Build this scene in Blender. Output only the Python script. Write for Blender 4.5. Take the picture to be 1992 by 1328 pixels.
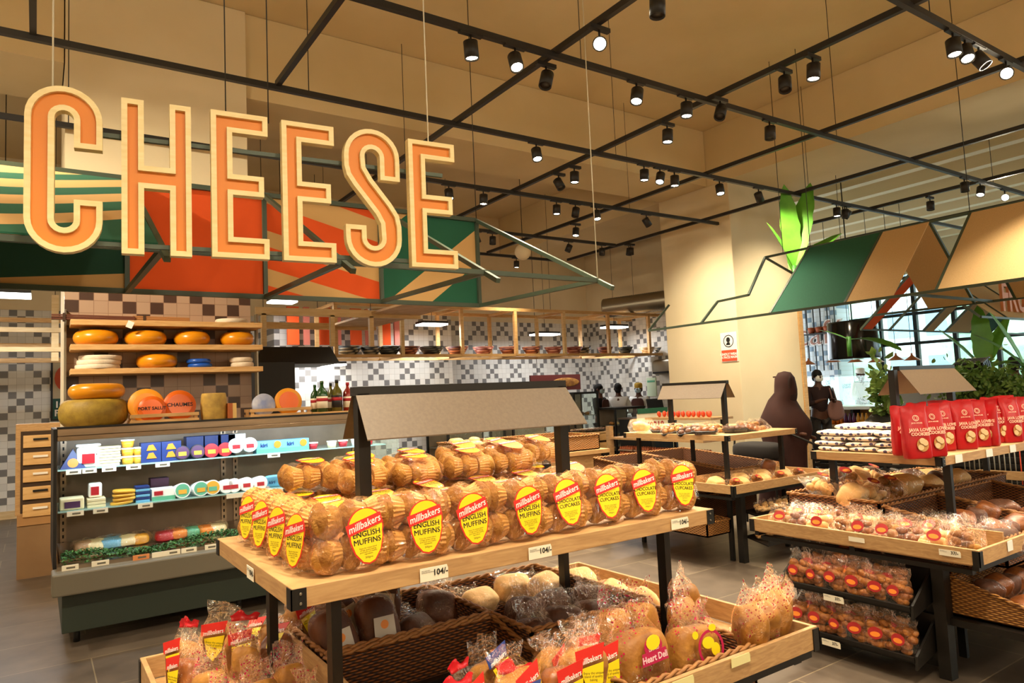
import bpy, math, random
from mathutils import Vector, Matrix, noise
R=math.radians
rnd=random.Random(7)
for o in list(bpy.data.objects): bpy.data.objects.remove(o)
sc=bpy.context.scene
COL=sc.collection
# ---------------------------------------------------------------- camera
HC=1.55
YAW,PIT,ROL,FPX=R(34.22),R(4.31),R(-2.52),1366.
fw=Vector((math.sin(YAW)*math.cos(PIT),math.cos(YAW)*math.cos(PIT),math.sin(PIT)))
r0=Vector((math.cos(YAW),-math.sin(YAW),0)); u0=r0.cross(fw)
cr=r0*math.cos(ROL)+u0*math.sin(ROL); cu=-r0*math.sin(ROL)+u0*math.cos(ROL)
cd=bpy.data.cameras.new('camera'); cam=bpy.data.objects.new('camera',cd); COL.objects.link(cam)
cam.matrix_world=Matrix(((cr.x,cu.x,-fw.x,0),(cr.y,cu.y,-fw.y,0),(cr.z,cu.z,-fw.z,HC),(0,0,0,1)))
cd.sensor_width=36; cd.lens=FPX/1992*36; cd.clip_start=.05; cd.clip_end=300
sc.camera=cam
# ---------------------------------------------------------------- world, exposure
sc.view_settings.view_transform='Standard'; sc.view_settings.look='None'; sc.view_settings.gamma=1
sc.view_settings.use_curve_mapping=False
sc.view_settings.exposure=EXPO=1.22
w=bpy.data.worlds.new('sky'); sc.world=w; w.use_nodes=True
bg=w.node_tree.nodes['Background']; bg.inputs[0].default_value=(.82,.93,1,1); bg.inputs[1].default_value=2.2
sc.cycles.transparent_max_bounces=24
LAMP=(1,.86,.62)
LED=(.93,.97,1)
SPOTW=118.
# measured view rays onto real planes of the shop
def ray(x,y): return fw*FPX+cr*(x-996)+cu*(664-y)
CP=Vector((0,0,HC))
def uz(x,y,z): d=ray(x,y); return CP+d*((z-HC)/d.z)
def ux(x,y,X): d=ray(x,y); return CP+d*(X/d.x)
def uy(x,y,Y): d=ray(x,y); return CP+d*(Y/d.y)
# ---------------------------------------------------------------- materials
def lin(h):
    if not isinstance(h,str): return (*h,1)
    c=[int(h[i:i+2],16)/255 for i in(0,2,4)]
    return (*[x/12.92 if x<=.04045 else ((x+.055)/1.055)**2.4 for x in c],1)
MT={}
def nodes(name):
    m=bpy.data.materials.new(name); m.use_nodes=True; nt=m.node_tree
    return m,nt,nt.nodes['Principled BSDF']
def N(nt,t,**k):
    n=nt.nodes.new(t)
    for a,b in k.items(): setattr(n,a,b)
    return n
def mth(nt,op,a,b=None,c=None):
    n=N(nt,'ShaderNodeMath',operation=op)
    for i,v in enumerate((a,b,c)):
        if v is None: continue
        if isinstance(v,(int,float)): n.inputs[i].default_value=v
        else: nt.links.new(v,n.inputs[i])
    return n.outputs[0]
def mat(name,col,rough=.6,metal=0,col2=None,scale=8,bump=0,bscale=40,stretch=None,emit=0,spec=.5,coat=0,dist=0):
    """plain or two-tone noise material in object space"""
    if name in MT: return MT[name]
    m,nt,b=nodes(name)
    b.inputs['Roughness'].default_value=rough; b.inputs['Metallic'].default_value=metal
    b.inputs['Specular IOR Level'].default_value=spec
    b.inputs['Coat Weight'].default_value=coat
    tc=N(nt,'ShaderNodeTexCoord'); mp=N(nt,'ShaderNodeMapping'); nt.links.new(tc.outputs['Object'],mp.inputs[0])
    if stretch: mp.inputs['Scale'].default_value=stretch
    if col2:
        nz=N(nt,'ShaderNodeTexNoise'); nz.inputs['Scale'].default_value=scale; nz.inputs['Detail'].default_value=5
        nz.inputs['Distortion'].default_value=dist
        nt.links.new(mp.outputs[0],nz.inputs[0])
        cr_=N(nt,'ShaderNodeValToRGB'); cr_.color_ramp.elements[0].position=.35; cr_.color_ramp.elements[1].position=.68
        cr_.color_ramp.elements[0].color=lin(col); cr_.color_ramp.elements[1].color=lin(col2)
        nt.links.new(nz.outputs[0],cr_.inputs[0]); nt.links.new(cr_.outputs[0],b.inputs['Base Color'])
    else: b.inputs['Base Color'].default_value=lin(col)
    if emit:
        b.inputs['Emission Color'].default_value=lin(col); b.inputs['Emission Strength'].default_value=emit
    if bump:
        nb=N(nt,'ShaderNodeTexNoise'); nb.inputs['Scale'].default_value=bscale; nt.links.new(mp.outputs[0],nb.inputs[0])
        bp=N(nt,'ShaderNodeBump'); bp.inputs['Strength'].default_value=bump; bp.inputs['Distance'].default_value=.01
        nt.links.new(nb.outputs[0],bp.inputs['Height']); nt.links.new(bp.outputs[0],b.inputs['Normal'])
    MT[name]=m; return m
oak=mat('oak','ab8254',.5,col2='c49c69',scale=6,stretch=(1,1,9),dist=1.5)
oaky=mat('oak_side','ab8254',.5,col2='c49c69',scale=6,stretch=(2,2,14),dist=1.5)
pine=mat('pine','c9995c',.6,col2='ddb47a',scale=5,stretch=(1,1,8),dist=1)
pale=mat('pale_pine','d9b780',.6,col2='e6c998',scale=5,stretch=(1,1,7))
black=mat('black_metal','17130f',.45,spec=.4)
track=mat('track_black','1a1612',.5)
brown=mat('brown_hood','4a3a2c',.5,col2='51402f',scale=60)
hood=mat('hood_face','5a4836',.45,col2='62503c',scale=90,spec=.6)
dkgreen=mat('dark_green_panel','2a332a',.45)
grey=mat('bumper_grey','6a6252',.5)
steel=mat('steel','9a8a78',.28,1,col2='b09c86',scale=3,stretch=(1,8,8))
steelb=mat('case_back_steel','a08c78',.4,.35,col2='8a7866',scale=4)
zinc=mat('zinc','a09888',.35,.9)
cream=mat('cream_plaster','e4d3b0',.8,col2='ddcba6',scale=1.2)
ceilm=mat('ceiling_plaster','dcc69a',.9,col2='d0b98b',scale=.8)
ceilp=mat('ceiling_pale','dccaa6',.9)
greyp=mat('pillar_grey','cfc2a4',.85,col2='c8b997',scale=1.5)
white=mat('white','f2efe8',.5)
paper=mat('paper','efe6cf',.6)
pyellow=mat('pale_note','e9dfa0',.6)
tblack=mat('text_black','15120e',.7)
yel=mat('label_yellow','f2d40f',.45)
red=mat('label_red','d8281f',.45)
magenta=mat('print_magenta','b4154a',.45)
blue=mat('print_blue','2a3f86',.45)
muff=mat('muffin','85500f',.75,col2='b88330',scale=16,bump=.6,bscale=70)
cup=mat('paper_cup','cc9a50',.6,col2='ad702a',scale=30)
bread=mat('bread','7c4812',.6,col2='b57d2e',scale=14,bump=.35,bscale=50,dist=.6)
breadp=mat('bread_pale','d9a866',.7,col2='e8c48c',scale=12,bump=.3,bscale=40)
breadd=mat('bread_dark','4b2a17',.6,col2='6b3d20',scale=10,bump=.3,bscale=50)
roll=mat('roll_glazed','6e3a18',.4,col2='a8642e',scale=12,bump=.25,bscale=40,dist=.5)
crust=mat('fried_pastry','7c3e12',.5,col2='b8742c',scale=25,bump=.6,bscale=70)
gouda=mat('cheese_wax','e2940f',.28,col2='d98a10',scale=3,coat=.3)
parm=mat('hard_rind','a98a2c',.6,col2='8c6f20',scale=20,bump=.2,bscale=80)
whitech=mat('white_rind','e2d3bd',.8,col2='d6c4aa',scale=20,bump=.3,bscale=70)
bluewax=mat('blue_wax','1f55b8',.3)
orangew=mat('orange_wax','e36a14',.35,col2='d85a10',scale=6)
signo=mat('sign_orange','d67c10',.5)
signw=mat('sign_birch','dcc488',.45,col2='e6d09a',scale=10,stretch=(1,1,5))
frameg=mat('frame_green','3d4a3a',.5)
fabb=mat('fabric_beige','ceab78',.9,col2='c5a26e',scale=120)
fabg=mat('fabric_green','1f5e46',.9,col2='1b553f',scale=120)
fabo=mat('fabric_orange','e2551a',.9,col2='d84e16',scale=120)
redbag=mat('red_pouch','b80a16',.35,col2='aa0813',scale=5,bump=.25,bscale=18)
wick=None
def wave_mat(name,c1,c2,scale,rough=.6,direction='Z'):
    m,nt,b=nodes(name); tc=N(nt,'ShaderNodeTexCoord')
    sx=N(nt,'ShaderNodeSeparateXYZ'); nt.links.new(tc.outputs['Object'],sx.inputs[0])
    h=mth(nt,'ADD',sx.outputs[0],sx.outputs[1])
    rowf=mth(nt,'FLOOR',mth(nt,'MULTIPLY',sx.outputs[2],scale))
    ph=mth(nt,'MULTIPLY',mth(nt,'MODULO',rowf,2),math.pi)
    a=mth(nt,'SINE',mth(nt,'ADD',mth(nt,'MULTIPLY',h,scale*1.5),ph))
    c=mth(nt,'ABSOLUTE',mth(nt,'SINE',mth(nt,'MULTIPLY',sx.outputs[2],scale*math.pi)))
    v=mth(nt,'MULTIPLY',mth(nt,'ADD',mth(nt,'MULTIPLY',a,.5),.6),c)
    cr_=N(nt,'ShaderNodeValToRGB'); cr_.color_ramp.elements[0].color=lin(c1); cr_.color_ramp.elements[1].color=lin(c2)
    cr_.color_ramp.elements[0].position=.1; cr_.color_ramp.elements[1].position=.8
    nt.links.new(v,cr_.inputs[0]); nt.links.new(cr_.outputs[0],b.inputs['Base Color'])
    bp=N(nt,'ShaderNodeBump'); bp.inputs['Strength'].default_value=.9; bp.inputs['Distance'].default_value=.006
    nt.links.new(v,bp.inputs['Height']); nt.links.new(bp.outputs[0],b.inputs['Normal']); b.inputs['Roughness'].default_value=rough
    MT[name]=m; return m
wick=wave_mat('wicker','33190a','93561f',110); wickl=wave_mat('wicker_light','6e421a','c4883f',95)
def film_mat(name,tint=(.93,.93,.93),base=.05,amt=.46,colr=None,cmix=0):
    m=bpy.data.materials.new(name); m.use_nodes=True; nt=m.node_tree; nt.nodes.clear()
    out=N(nt,'ShaderNodeOutputMaterial'); tr=N(nt,'ShaderNodeBsdfTransparent'); gl=N(nt,'ShaderNodeBsdfAnisotropic') if 0 else N(nt,'ShaderNodeBsdfGlossy')
    gl.inputs['Roughness'].default_value=.07; tr.inputs[0].default_value=(*tint,1)
    tc=N(nt,'ShaderNodeTexCoord'); nz=N(nt,'ShaderNodeTexNoise'); nz.inputs['Scale'].default_value=34; nz.inputs['Detail'].default_value=2
    nz.inputs['Distortion'].default_value=1.8
    nt.links.new(tc.outputs['Object'],nz.inputs[0])
    bp=N(nt,'ShaderNodeBump'); bp.inputs['Strength'].default_value=1; bp.inputs['Distance'].default_value=.03
    nt.links.new(nz.outputs[0],bp.inputs['Height']); nt.links.new(bp.outputs[0],gl.inputs['Normal'])
    lw=N(nt,'ShaderNodeLayerWeight'); lw.inputs[0].default_value=.25; nt.links.new(bp.outputs[0],lw.inputs['Normal'])
    f=mth(nt,'ADD',mth(nt,'MULTIPLY',lw.outputs['Fresnel'],amt),base)
    nt.links.new(f,gl.inputs[0])
    mx=N(nt,'ShaderNodeAddShader'); nt.links.new(tr.outputs[0],mx.inputs[0]); nt.links.new(gl.outputs[0],mx.inputs[1])
    last=mx
    if colr:
        df=N(nt,'ShaderNodeBsdfDiffuse'); df.inputs[0].default_value=lin(colr)
        vo=N(nt,'ShaderNodeTexVoronoi'); vo.inputs['Scale'].default_value=75; nt.links.new(tc.outputs['Object'],vo.inputs[0])
        k=mth(nt,'MULTIPLY',mth(nt,'LESS_THAN',vo.outputs['Distance'],.22),cmix)
        m2=N(nt,'ShaderNodeMixShader'); nt.links.new(k,m2.inputs[0]); nt.links.new(mx.outputs[0],m2.inputs[1]); nt.links.new(df.outputs[0],m2.inputs[2]); last=m2
    nt.links.new(last.outputs[0],out.inputs[0]); MT[name]=m; return m
film=film_mat('clear_film'); filmd=film_mat('dotted_film',colr='b4154a',cmix=.8); glass=film_mat('case_glass',(.9,.97,.95),.04,.5)
smoke=mat('smoked_film','2a1d16',.25,spec=.8)
def tile_mat(name,c0,c1,T=.107,grout='b9b3a6',axis=0,pat=1,ox=0):
    m,nt,b=nodes(name); tc=N(nt,'ShaderNodeTexCoord'); sx=N(nt,'ShaderNodeSeparateXYZ')
    nt.links.new(tc.outputs['Object'],sx.inputs[0])
    U=mth(nt,'ADD',mth(nt,'DIVIDE',sx.outputs[axis],T),600.+ox); V=mth(nt,'ADD',mth(nt,'DIVIDE',sx.outputs[2],T),600.)
    u=mth(nt,'FLOOR',U); v=mth(nt,'FLOOR',V)
    du=mth(nt,'ABSOLUTE',mth(nt,'SUBTRACT',mth(nt,'MODULO',u,3),1)); dv=mth(nt,'ABSOLUTE',mth(nt,'SUBTRACT',mth(nt,'MODULO',v,3),1))
    par=mth(nt,'MODULO',mth(nt,'ADD',mth(nt,'FLOOR',mth(nt,'DIVIDE',u,3)),mth(nt,'FLOOR',mth(nt,'DIVIDE',v,3))),2)
    g=mth(nt,'MULTIPLY',mth(nt,'COMPARE',du,dv,.1),mth(nt,'LESS_THAN',par,.5))
    wn=N(nt,'ShaderNodeTexWhiteNoise',noise_dimensions='2D'); cb=N(nt,'ShaderNodeCombineXYZ'); nt.links.new(u,cb.inputs[0]); nt.links.new(v,cb.inputs[1]); nt.links.new(cb.outputs[0],wn.inputs[0])
    mx=N(nt,'ShaderNodeMix',data_type='RGBA'); nt.links.new(g,mx.inputs[0]); mx.inputs[6].default_value=lin(c0); mx.inputs[7].default_value=lin(c1)
    mv=N(nt,'ShaderNodeMix',data_type='RGBA',blend_type='MULTIPLY'); mv.inputs[0].default_value=.12; nt.links.new(mx.outputs[2],mv.inputs[6]); nt.links.new(wn.outputs[0],mv.inputs[7])
    e=mth(nt,'MINIMUM',mth(nt,'PINGPONG',U,.5),mth(nt,'PINGPONG',V,.5)); ge=mth(nt,'LESS_THAN',e,.02)
    m3=N(nt,'ShaderNodeMix',data_type='RGBA'); nt.links.new(ge,m3.inputs[0]); nt.links.new(mv.outputs[2],m3.inputs[6]); m3.inputs[7].default_value=lin(grout)
    nt.links.new(m3.outputs[2],b.inputs['Base Color']); b.inputs['Roughness'].default_value=.35
    MT[name]=m; return m
tilex=tile_mat('wall_tiles','e6e2da','7d7a78'); tiley=tile_mat('wall_tiles_side','e6e2da','7d7a78',axis=1)
tilep=tile_mat('pillar_tiles','b0937c','4c382f',T=.112,grout='8a6c58'); tilec=tile_mat('cafe_tiles','dfe6ea','7f97ab',axis=1,T=.13)
def stripe_mat(name,k,stops,waves=0):
    """bands of dyed cloth: scalar v+k*u over the panel's own 0..1 extent"""
    m,nt,b=nodes(name); tc=N(nt,'ShaderNodeTexCoord'); sx=N(nt,'ShaderNodeSeparateXYZ'); nt.links.new(tc.outputs['Generated'],sx.inputs[0])
    s=mth(nt,'ADD',mth(nt,'MULTIPLY',mth(nt,'ADD',sx.outputs[2],mth(nt,'MULTIPLY',sx.outputs[0],k)),.5),.25)
    if waves: s=mth(nt,'ADD',s,mth(nt,'MULTIPLY',mth(nt,'SINE',mth(nt,'MULTIPLY',sx.outputs[0],4)),waves))
    cr_=N(nt,'ShaderNodeValToRGB'); cr_.color_ramp.interpolation='CONSTANT'; el=cr_.color_ramp.elements
    el[0].position=0; el[0].color=lin(stops[0][1]); el[1].position=stops[1][0]; el[1].color=lin(stops[1][1])
    for p,c in stops[2:]: e=el.new(p); e.color=lin(c)
    nt.links.new(s,cr_.inputs[0])
    wv=N(nt,'ShaderNodeTexNoise'); wv.inputs['Scale'].default_value=160; nt.links.new(tc.outputs['Object'],wv.inputs[0])
    mv=N(nt,'ShaderNodeMix',data_type='RGBA',blend_type='MULTIPLY'); mv.inputs[0].default_value=.35; nt.links.new(cr_.outputs[0],mv.inputs[6]); nt.links.new(wv.outputs[1],mv.inputs[7])
    nt.links.new(cr_.outputs[0],b.inputs['Base Color']); b.inputs['Roughness'].default_value=.9
    return m
def floor_mat():
    m,nt,b=nodes('floor_tiles'); tc=N(nt,'ShaderNodeTexCoord'); br=N(nt,'ShaderNodeTexBrick'); nt.links.new(tc.outputs['Object'],br.inputs[0])
    br.inputs['Scale'].default_value=1; br.inputs['Brick Width'].default_value=1.2; br.inputs['Row Height'].default_value=.6; br.inputs['Mortar Size'].default_value=.004
    br.inputs['Color1'].default_value=lin('63564a'); br.inputs['Color2'].default_value=lin('54483d'); br.inputs['Mortar'].default_value=lin('85765f')
    nz=N(nt,'ShaderNodeTexNoise'); nz.inputs['Scale'].default_value=6; nz.inputs['Detail'].default_value=6; nt.links.new(tc.outputs['Object'],nz.inputs[0])
    mv=N(nt,'ShaderNodeMix',data_type='RGBA',blend_type='SOFT_LIGHT'); mv.inputs[0].default_value=.6; nt.links.new(br.outputs[0],mv.inputs[6]); nt.links.new(nz.outputs[0],mv.inputs[7])
    nt.links.new(mv.outputs[2],b.inputs['Base Color']); b.inputs['Roughness'].default_value=.38; return m
floorm=floor_mat()
# ---------------------------------------------------------------- mesh builder
class M:
    def __init__(s): s.v=[];s.f=[];s.mi=[];s.sm=[]
    def add(s,vs,fs,mi=0,smooth=False):
        b=len(s.v); s.v+=[Vector(p) for p in vs]
        for f in fs: s.f.append([b+i for i in f]); s.mi.append(mi); s.sm.append(smooth)
        return s
    def box(s,x0,x1,y0,y1,z0,z1,mi=0,T=None):
        vs=[Vector((x,y,z)) for z in(z0,z1) for y in(y0,y1) for x in(x0,x1)]
        if T: vs=[T@p for p in vs]
        return s.add(vs,[(0,2,3,1),(4,5,7,6),(0,1,5,4),(2,6,7,3),(0,4,6,2),(1,3,7,5)],mi)
    def bar(s,a,b,w=.03,h=None,mi=0):
        a=Vector(a);b=Vector(b);d=b-a;h=h or w
        x=d.cross(Vector((0,0,1))); x=Vector((1,0,0)) if x.length<1e-6 else x.normalized(); y=x.cross(d).normalized()
        vs=[p+x*i*w/2+y*j*h/2 for p in(a,b) for i,j in((-1,-1),(1,-1),(1,1),(-1,1))]
        return s.add(vs,[(3,2,1,0),(4,5,6,7),(0,1,5,4),(1,2,6,5),(2,3,7,6),(3,0,4,7)],mi)
    def tube(s,pts,r,n=8,mi=0,cap=True):
        pts=[Vector(p) for p in pts]; rs=r if isinstance(r,(list,tuple)) else [r]*len(pts); vs=[];fs=[]
        for i,p in enumerate(pts):
            d=(pts[min(i+1,len(pts)-1)]-pts[max(i-1,0)]).normalized(); x=d.cross(Vector((0,0,1)))
            x=Vector((1,0,0)) if x.length<1e-3 else x.normalized(); y=d.cross(x)
            vs+=[p+(x*math.cos(k*2*math.pi/n)+y*math.sin(k*2*math.pi/n))*rs[i] for k in range(n)]
        for i in range(len(pts)-1):
            for k in range(n): a=i*n+k;b=i*n+(k+1)%n; fs.append((a,b,b+n,a+n))
        if cap: fs+=[tuple(range(n))[::-1],tuple((len(pts)-1)*n+k for k in range(n))]
        return s.add(vs,fs,mi,True)
    def lathe(s,prof,c=(0,0,0),n=24,mi=0,T=None,rip=0,mis=None):
        """prof: (r,z) pairs; rip = paper-cup ridge depth"""
        vs=[];c=Vector(c)
        for r,z in prof:
            for k in range(n):
                a=k*2*math.pi/n; rr=r*(1+(rip*(k%2) if rip else 0)); p=Vector((rr*math.cos(a),rr*math.sin(a),z))
                vs.append((T@p if T else p)+c)
        m=len(prof)
        for i in range(m-1):
            fs=[(i*n+k,i*n+(k+1)%n,(i+1)*n+(k+1)%n,(i+1)*n+k) for k in range(n)]
            if i==0: base=len(s.v); s.add(vs,fs,mis[0] if mis else mi,not rip)
            else:
                for f in fs: s.f.append([base+q for q in f]); s.mi.append(mis[i] if mis else mi); s.sm.append(not rip)
        for f in (tuple(range(n))[::-1],tuple((m-1)*n+k for k in range(n))): s.f.append([base+q for q in f]); s.mi.append(mis[0] if mis and f[0]!=(m-1)*n else (mis[-1] if mis else mi)); s.sm.append(False)
        return s
    def sell(s,a,b,c,e1=1,e2=1,C=(0,0,0),nu=20,nv=12,amp=0,fr=8,seed=0,mi=0,T=None):
        """superellipsoid with noise: rolls, loaves, pillows"""
        vs=[];C=Vector(C);pw=lambda t,e:math.copysign(abs(t)**e,t)
        for i in range(nv+1):
            ph=-math.pi/2+math.pi*i/nv
            for k in range(nu):
                th=2*math.pi*k/nu
                p=Vector((a*pw(math.cos(ph),e1)*pw(math.cos(th),e2),b*pw(math.cos(ph),e1)*pw(math.sin(th),e2),c*pw(math.sin(ph),e1)))
                if amp: p+=p.normalized()*amp*noise.noise(p*fr+Vector((seed*3.7,seed,0)))
                vs.append((T@p if T else p)+C)
        fs=[(i*nu+k,i*nu+(k+1)%nu,(i+1)*nu+(k+1)%nu,(i+1)*nu+k) for i in range(nv) for k in range(nu)]
        return s.add(vs,fs,mi,True)
    def bag(s,prof,n=40,amp=.006,fr=22,seed=0,mi=0,T=None,lean=(0,0),sub=2,top=.012):
        """film bag from (z,rx,ry,squareness) rings, crumpled by noise"""
        P=[]
        for i in range(len(prof)-1):
            for q in range(sub): t=q/sub; P.append([prof[i][j]*(1-t)+prof[i+1][j]*t for j in range(4)])
        P.append(list(prof[-1])); vs=[];pw=lambda t,e:math.copysign(abs(t)**e,t); z1=P[-1][0]
        for z,rx,ry,e in P:
            for k in range(n):
                th=2*math.pi*k/n; p=Vector((rx*pw(math.cos(th),e)+lean[0]*z,ry*pw(math.sin(th),e)+lean[1]*z,z))
                q=p*fr+Vector((seed*5.1,seed*1.7,seed)); am=amp*(1+ (.8 if ry<.02 else 0))
                p+=Vector((noise.noise(q),noise.noise(q+Vector((9,9,9))),noise.noise(q+Vector((5,1,7)))*(.6+ (1.0 if z>=z1-.001 else 0))))*am
                vs.append(T@p if T else p)
        m=len(P); fs=[(i*n+k,i*n+(k+1)%n,(i+1)*n+(k+1)%n,(i+1)*n+k) for i in range(m-1) for k in range(n)]
        fs.append(tuple(range(n))[::-1])
        return s.add(vs,fs,mi,True)
    def poly(s,pts,d0,d1,T,mi=0):
        """extrude a 2-D outline between depths d0..d1, mapped by matrix T (x,y -> plane, z -> depth)"""
        n=len(pts); vs=[T@Vector((p[0],p[1],d0)) for p in pts]+[T@Vector((p[0],p[1],d1)) for p in pts]
        return s.add(vs,[tuple(range(n))[::-1],tuple(range(n,2*n))]+[(i,(i+1)%n,n+(i+1)%n,n+i) for i in range(n)],mi)
    def ring(s,a,b,d0,d1,T,mi=0):
        n=len(a); vs=[T@Vector((p[0],p[1],d)) for d in(d0,d1) for q in(a,b) for p in q]; fs=[]
        for i in range(n):
            j=(i+1)%n; fs+=[(i,j,2*n+j,2*n+i),(n+j,n+i,3*n+i,3*n+j),(2*n+i,2*n+j,3*n+j,3*n+i),(i,n+i,n+j,j)]
        return s.add(vs,fs,mi)
    def text(s,t,size,T,mi=0,bold=0,ext=0,align='CENTER',sx=1,shear=0):
        k=(t,size,bold,ext,align,sx,shear)
        if k not in TX:
            c=bpy.data.curves.new('writing','FONT'); c.body=t; c.size=size; c.resolution_u=2; c.offset=bold; c.extrude=ext; c.align_x=align; c.shear=shear
            c.space_line=.95
            o=bpy.data.objects.new('writing',c); COL.objects.link(o); me=bpy.data.meshes.new_from_object(o)
            TX[k]=([v.co.copy() for v in me.vertices],[tuple(p.vertices) for p in me.polygons]); bpy.data.objects.remove(o); bpy.data.meshes.remove(me)
        V,F=TX[k]; return s.add([T@Vector((v.x*sx,v.y,v.z)) for v in V],F,mi)
    def build(s,name,mats,parent=None,bevel=0,local=False,kind=None,mod=None,flip=False):
        if not isinstance(mats,(list,tuple)): mats=[mats]
        me=bpy.data.meshes.new(name); o=bpy.data.objects.new(name,me)
        xs=[p.x for p in s.v];ys=[p.y for p in s.v];zs=[p.z for p in s.v]
        c=Vector(((min(xs)+max(xs))/2,(min(ys)+max(ys))/2,min(zs))) if not local else Vector((0,0,0))
        me.from_pydata([p-c for p in s.v],[],s.f)
        for m in mats: me.materials.append(m)
        me.polygons.foreach_set('material_index',s.mi); me.polygons.foreach_set('use_smooth',s.sm)
        me.update(); COL.objects.link(o)
        W[o]=c.copy(); o.location=c
        if parent: o.parent=parent; o.location=c-W[parent]
        if kind: o['kind']=kind
        if bevel:
            b=o.modifiers.new('bevel','BEVEL'); b.width=bevel; b.segments=2; b.limit_method='ANGLE'
        return o
TX={}; W={}
def tag(o,label,cat,group=None,kind=None):
    if label: o['label']=label
    if cat: o['category']=cat
    if group: o['group']=group
    if kind: o['kind']=kind
    return o
def thing(name,label,cat,loc=(0,0,0),group=None):
    o=bpy.data.objects.new(name,None); o.empty_display_size=.05; COL.objects.link(o); o.location=loc; W[o]=Vector(loc)
    return tag(o,label,cat,group)
def kids(o): return list(o.children)
def dup(o,loc=None,rot=None,label=None,group=None,parent=None,scale=None):
    c=o.copy(); COL.objects.link(c)
    if parent is not None: c.parent=parent
    if loc is not None: c.location=loc
    if rot is not None: c.rotation_euler=rot
    if scale is not None: c.scale=scale if isinstance(scale,(tuple,Vector)) else (scale,)*3
    if label: c['label']=label
    if group: c['group']=group
    for k in kids(o): dup(k,parent=c)
    return c
class Proto:
    """first placement uses the original itself, later ones copy it"""
    def __init__(s,o): s.o=o; s.used=False
    def put(s,loc,rot=(0,0,0),label=None,group=None,scale=None):
        if not s.used:
            s.used=True; o=s.o; o.location=loc; o.rotation_euler=rot
            if scale is not None: o.scale=scale if isinstance(scale,(tuple,Vector)) else (scale,)*3
            if label: o['label']=label
            if group: o['group']=group
            return o
        return dup(s.o,loc,rot,label,group,scale=scale or (1,1,1))
def arc(cx,cy,rx,ry,a0,a1,n): return [(cx+rx*math.cos(R(a0+(a1-a0)*i/n)),cy+ry*math.sin(R(a0+(a1-a0)*i/n))) for i in range(n+1)]
def inset(p,d):
    """offset a closed CCW outline inward"""
    n=len(p);o=[]
    for i in range(n):
        a=Vector(p[i-1]);b=Vector(p[i]);c=Vector(p[(i+1)%n]); e1=(b-a).normalized();e2=(c-b).normalized()
        n1=Vector((-e1.y,e1.x));n2=Vector((-e2.y,e2.x)); k=n1+n2; q=b+k*(d/max(.25,1+n1.dot(n2))); o.append((q.x,q.y))
    return o
def struct(name,m,mats,**k): return m.build(name,mats,kind='structure',**k)
def PL(o,xd=(1,0,0),yd=(0,0,1)):
    """matrix: local x,y,z -> xd,yd,normal at origin o"""
    xd=Vector(xd).normalized();yd=Vector(yd).normalized();n=xd.cross(yd);o=Vector(o)
    return Matrix(((xd.x,yd.x,n.x,o.x),(xd.y,yd.y,n.y,o.y),(xd.z,yd.z,n.z,o.z),(0,0,0,1)))
# ================================================================ shell of the shop
XW,YB,ZC=20.,13.3,5.6
struct('floor',M().box(-5,XW,-5,YB,-.1,0),floorm)
struct('ceiling',M().box(-5.2,XW+.2,-5.2,YB+.2,ZC,ZC+.2),ceilm)
struct('wall_back',M().box(-5,11.35,YB,YB+.15,0,3.2).box(3.4,6.9,12.3,YB,0,3.2),tilex)
struct('wall_back_upper',M().box(-5,XW,YB-.02,YB+.15,3.2,ZC),cream)
struct('wall_bakery_side',M().box(11.351,11.5,7.9,YB+.14,0,3.2),tiley)
struct('wall_bakery_side_upper',M().box(11.33,11.5,7.9,YB-.021,3.2,ZC),cream)
struct('wall_left',M().box(-5.15,-5,-5,YB,0,ZC),cream)
struct('wall_front',M().box(-5,XW,-5.15,-5,0,ZC),cream)
# concrete pillars and beams
PX0,PX1,PY0,PY1=8.8,10.35,6.85,8.3
struct('pillar_right',M().box(PX0,PX1,PY0,PY1,0,4.7,0),cream,bevel=.01)
struct('pillar_left',M().box(.2,1.76,7.21,8.3,0,ZC-.005,0),cream)
struct('beam_long',M().box(1.77,PX0-.01,7.25,8.25,4.7,ZC-.005).box(-5,.19,7.25,8.25,4.7,ZC-.005),ceilm)
struct('beam_cross',M().box(PX0,PX1+.3,-5,YB-.03,4.7,ZC-.005),ceilm)
struct('beam_far_cross',M().box(.4,1.5,8.32,YB-.03,4.72,ZC-.005),ceilm)
m=M()
for i in range(9): m.box(11.3+i*.95,11.5+i*.95,-5,YB-.03,5.05,ZC-.005)
struct('ceiling_ribs',m,ceilp)
struct('trim_pillar',M().box(PX1,PX1+.1,PY0-.02,PY0+.12,0,3.9),pine)
# window wall
m=M(); 
for y in [12.6-i*.98 for i in range(18)]: m.box(XW-.06,XW+.06,y-.05,y+.05,0,4.4)
for z in (.35,1.45,2.47,3.28,4.3): m.box(XW-.05,XW+.05,-5,YB-.03,z-.04,z+.04)
win=struct('window_1',m,black)
g=M().box(XW-.008,XW+.008,-4.9,YB-.1,.3,4.35).build('pane',glass,win)
struct('wall_window_upper',M().box(XW-.1,XW+.1,-5,YB,4.4,ZC),cream)
struct('wall_window_sill',M().box(XW-.1,XW+.1,-5,YB,0,.3),cream)
struct('wall_cafe',M().box(17.2,17.35,10.35,11.6,0,4.0).box(17.35,XW-.1,11.5,11.6,0,4.0),tilec)
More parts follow.
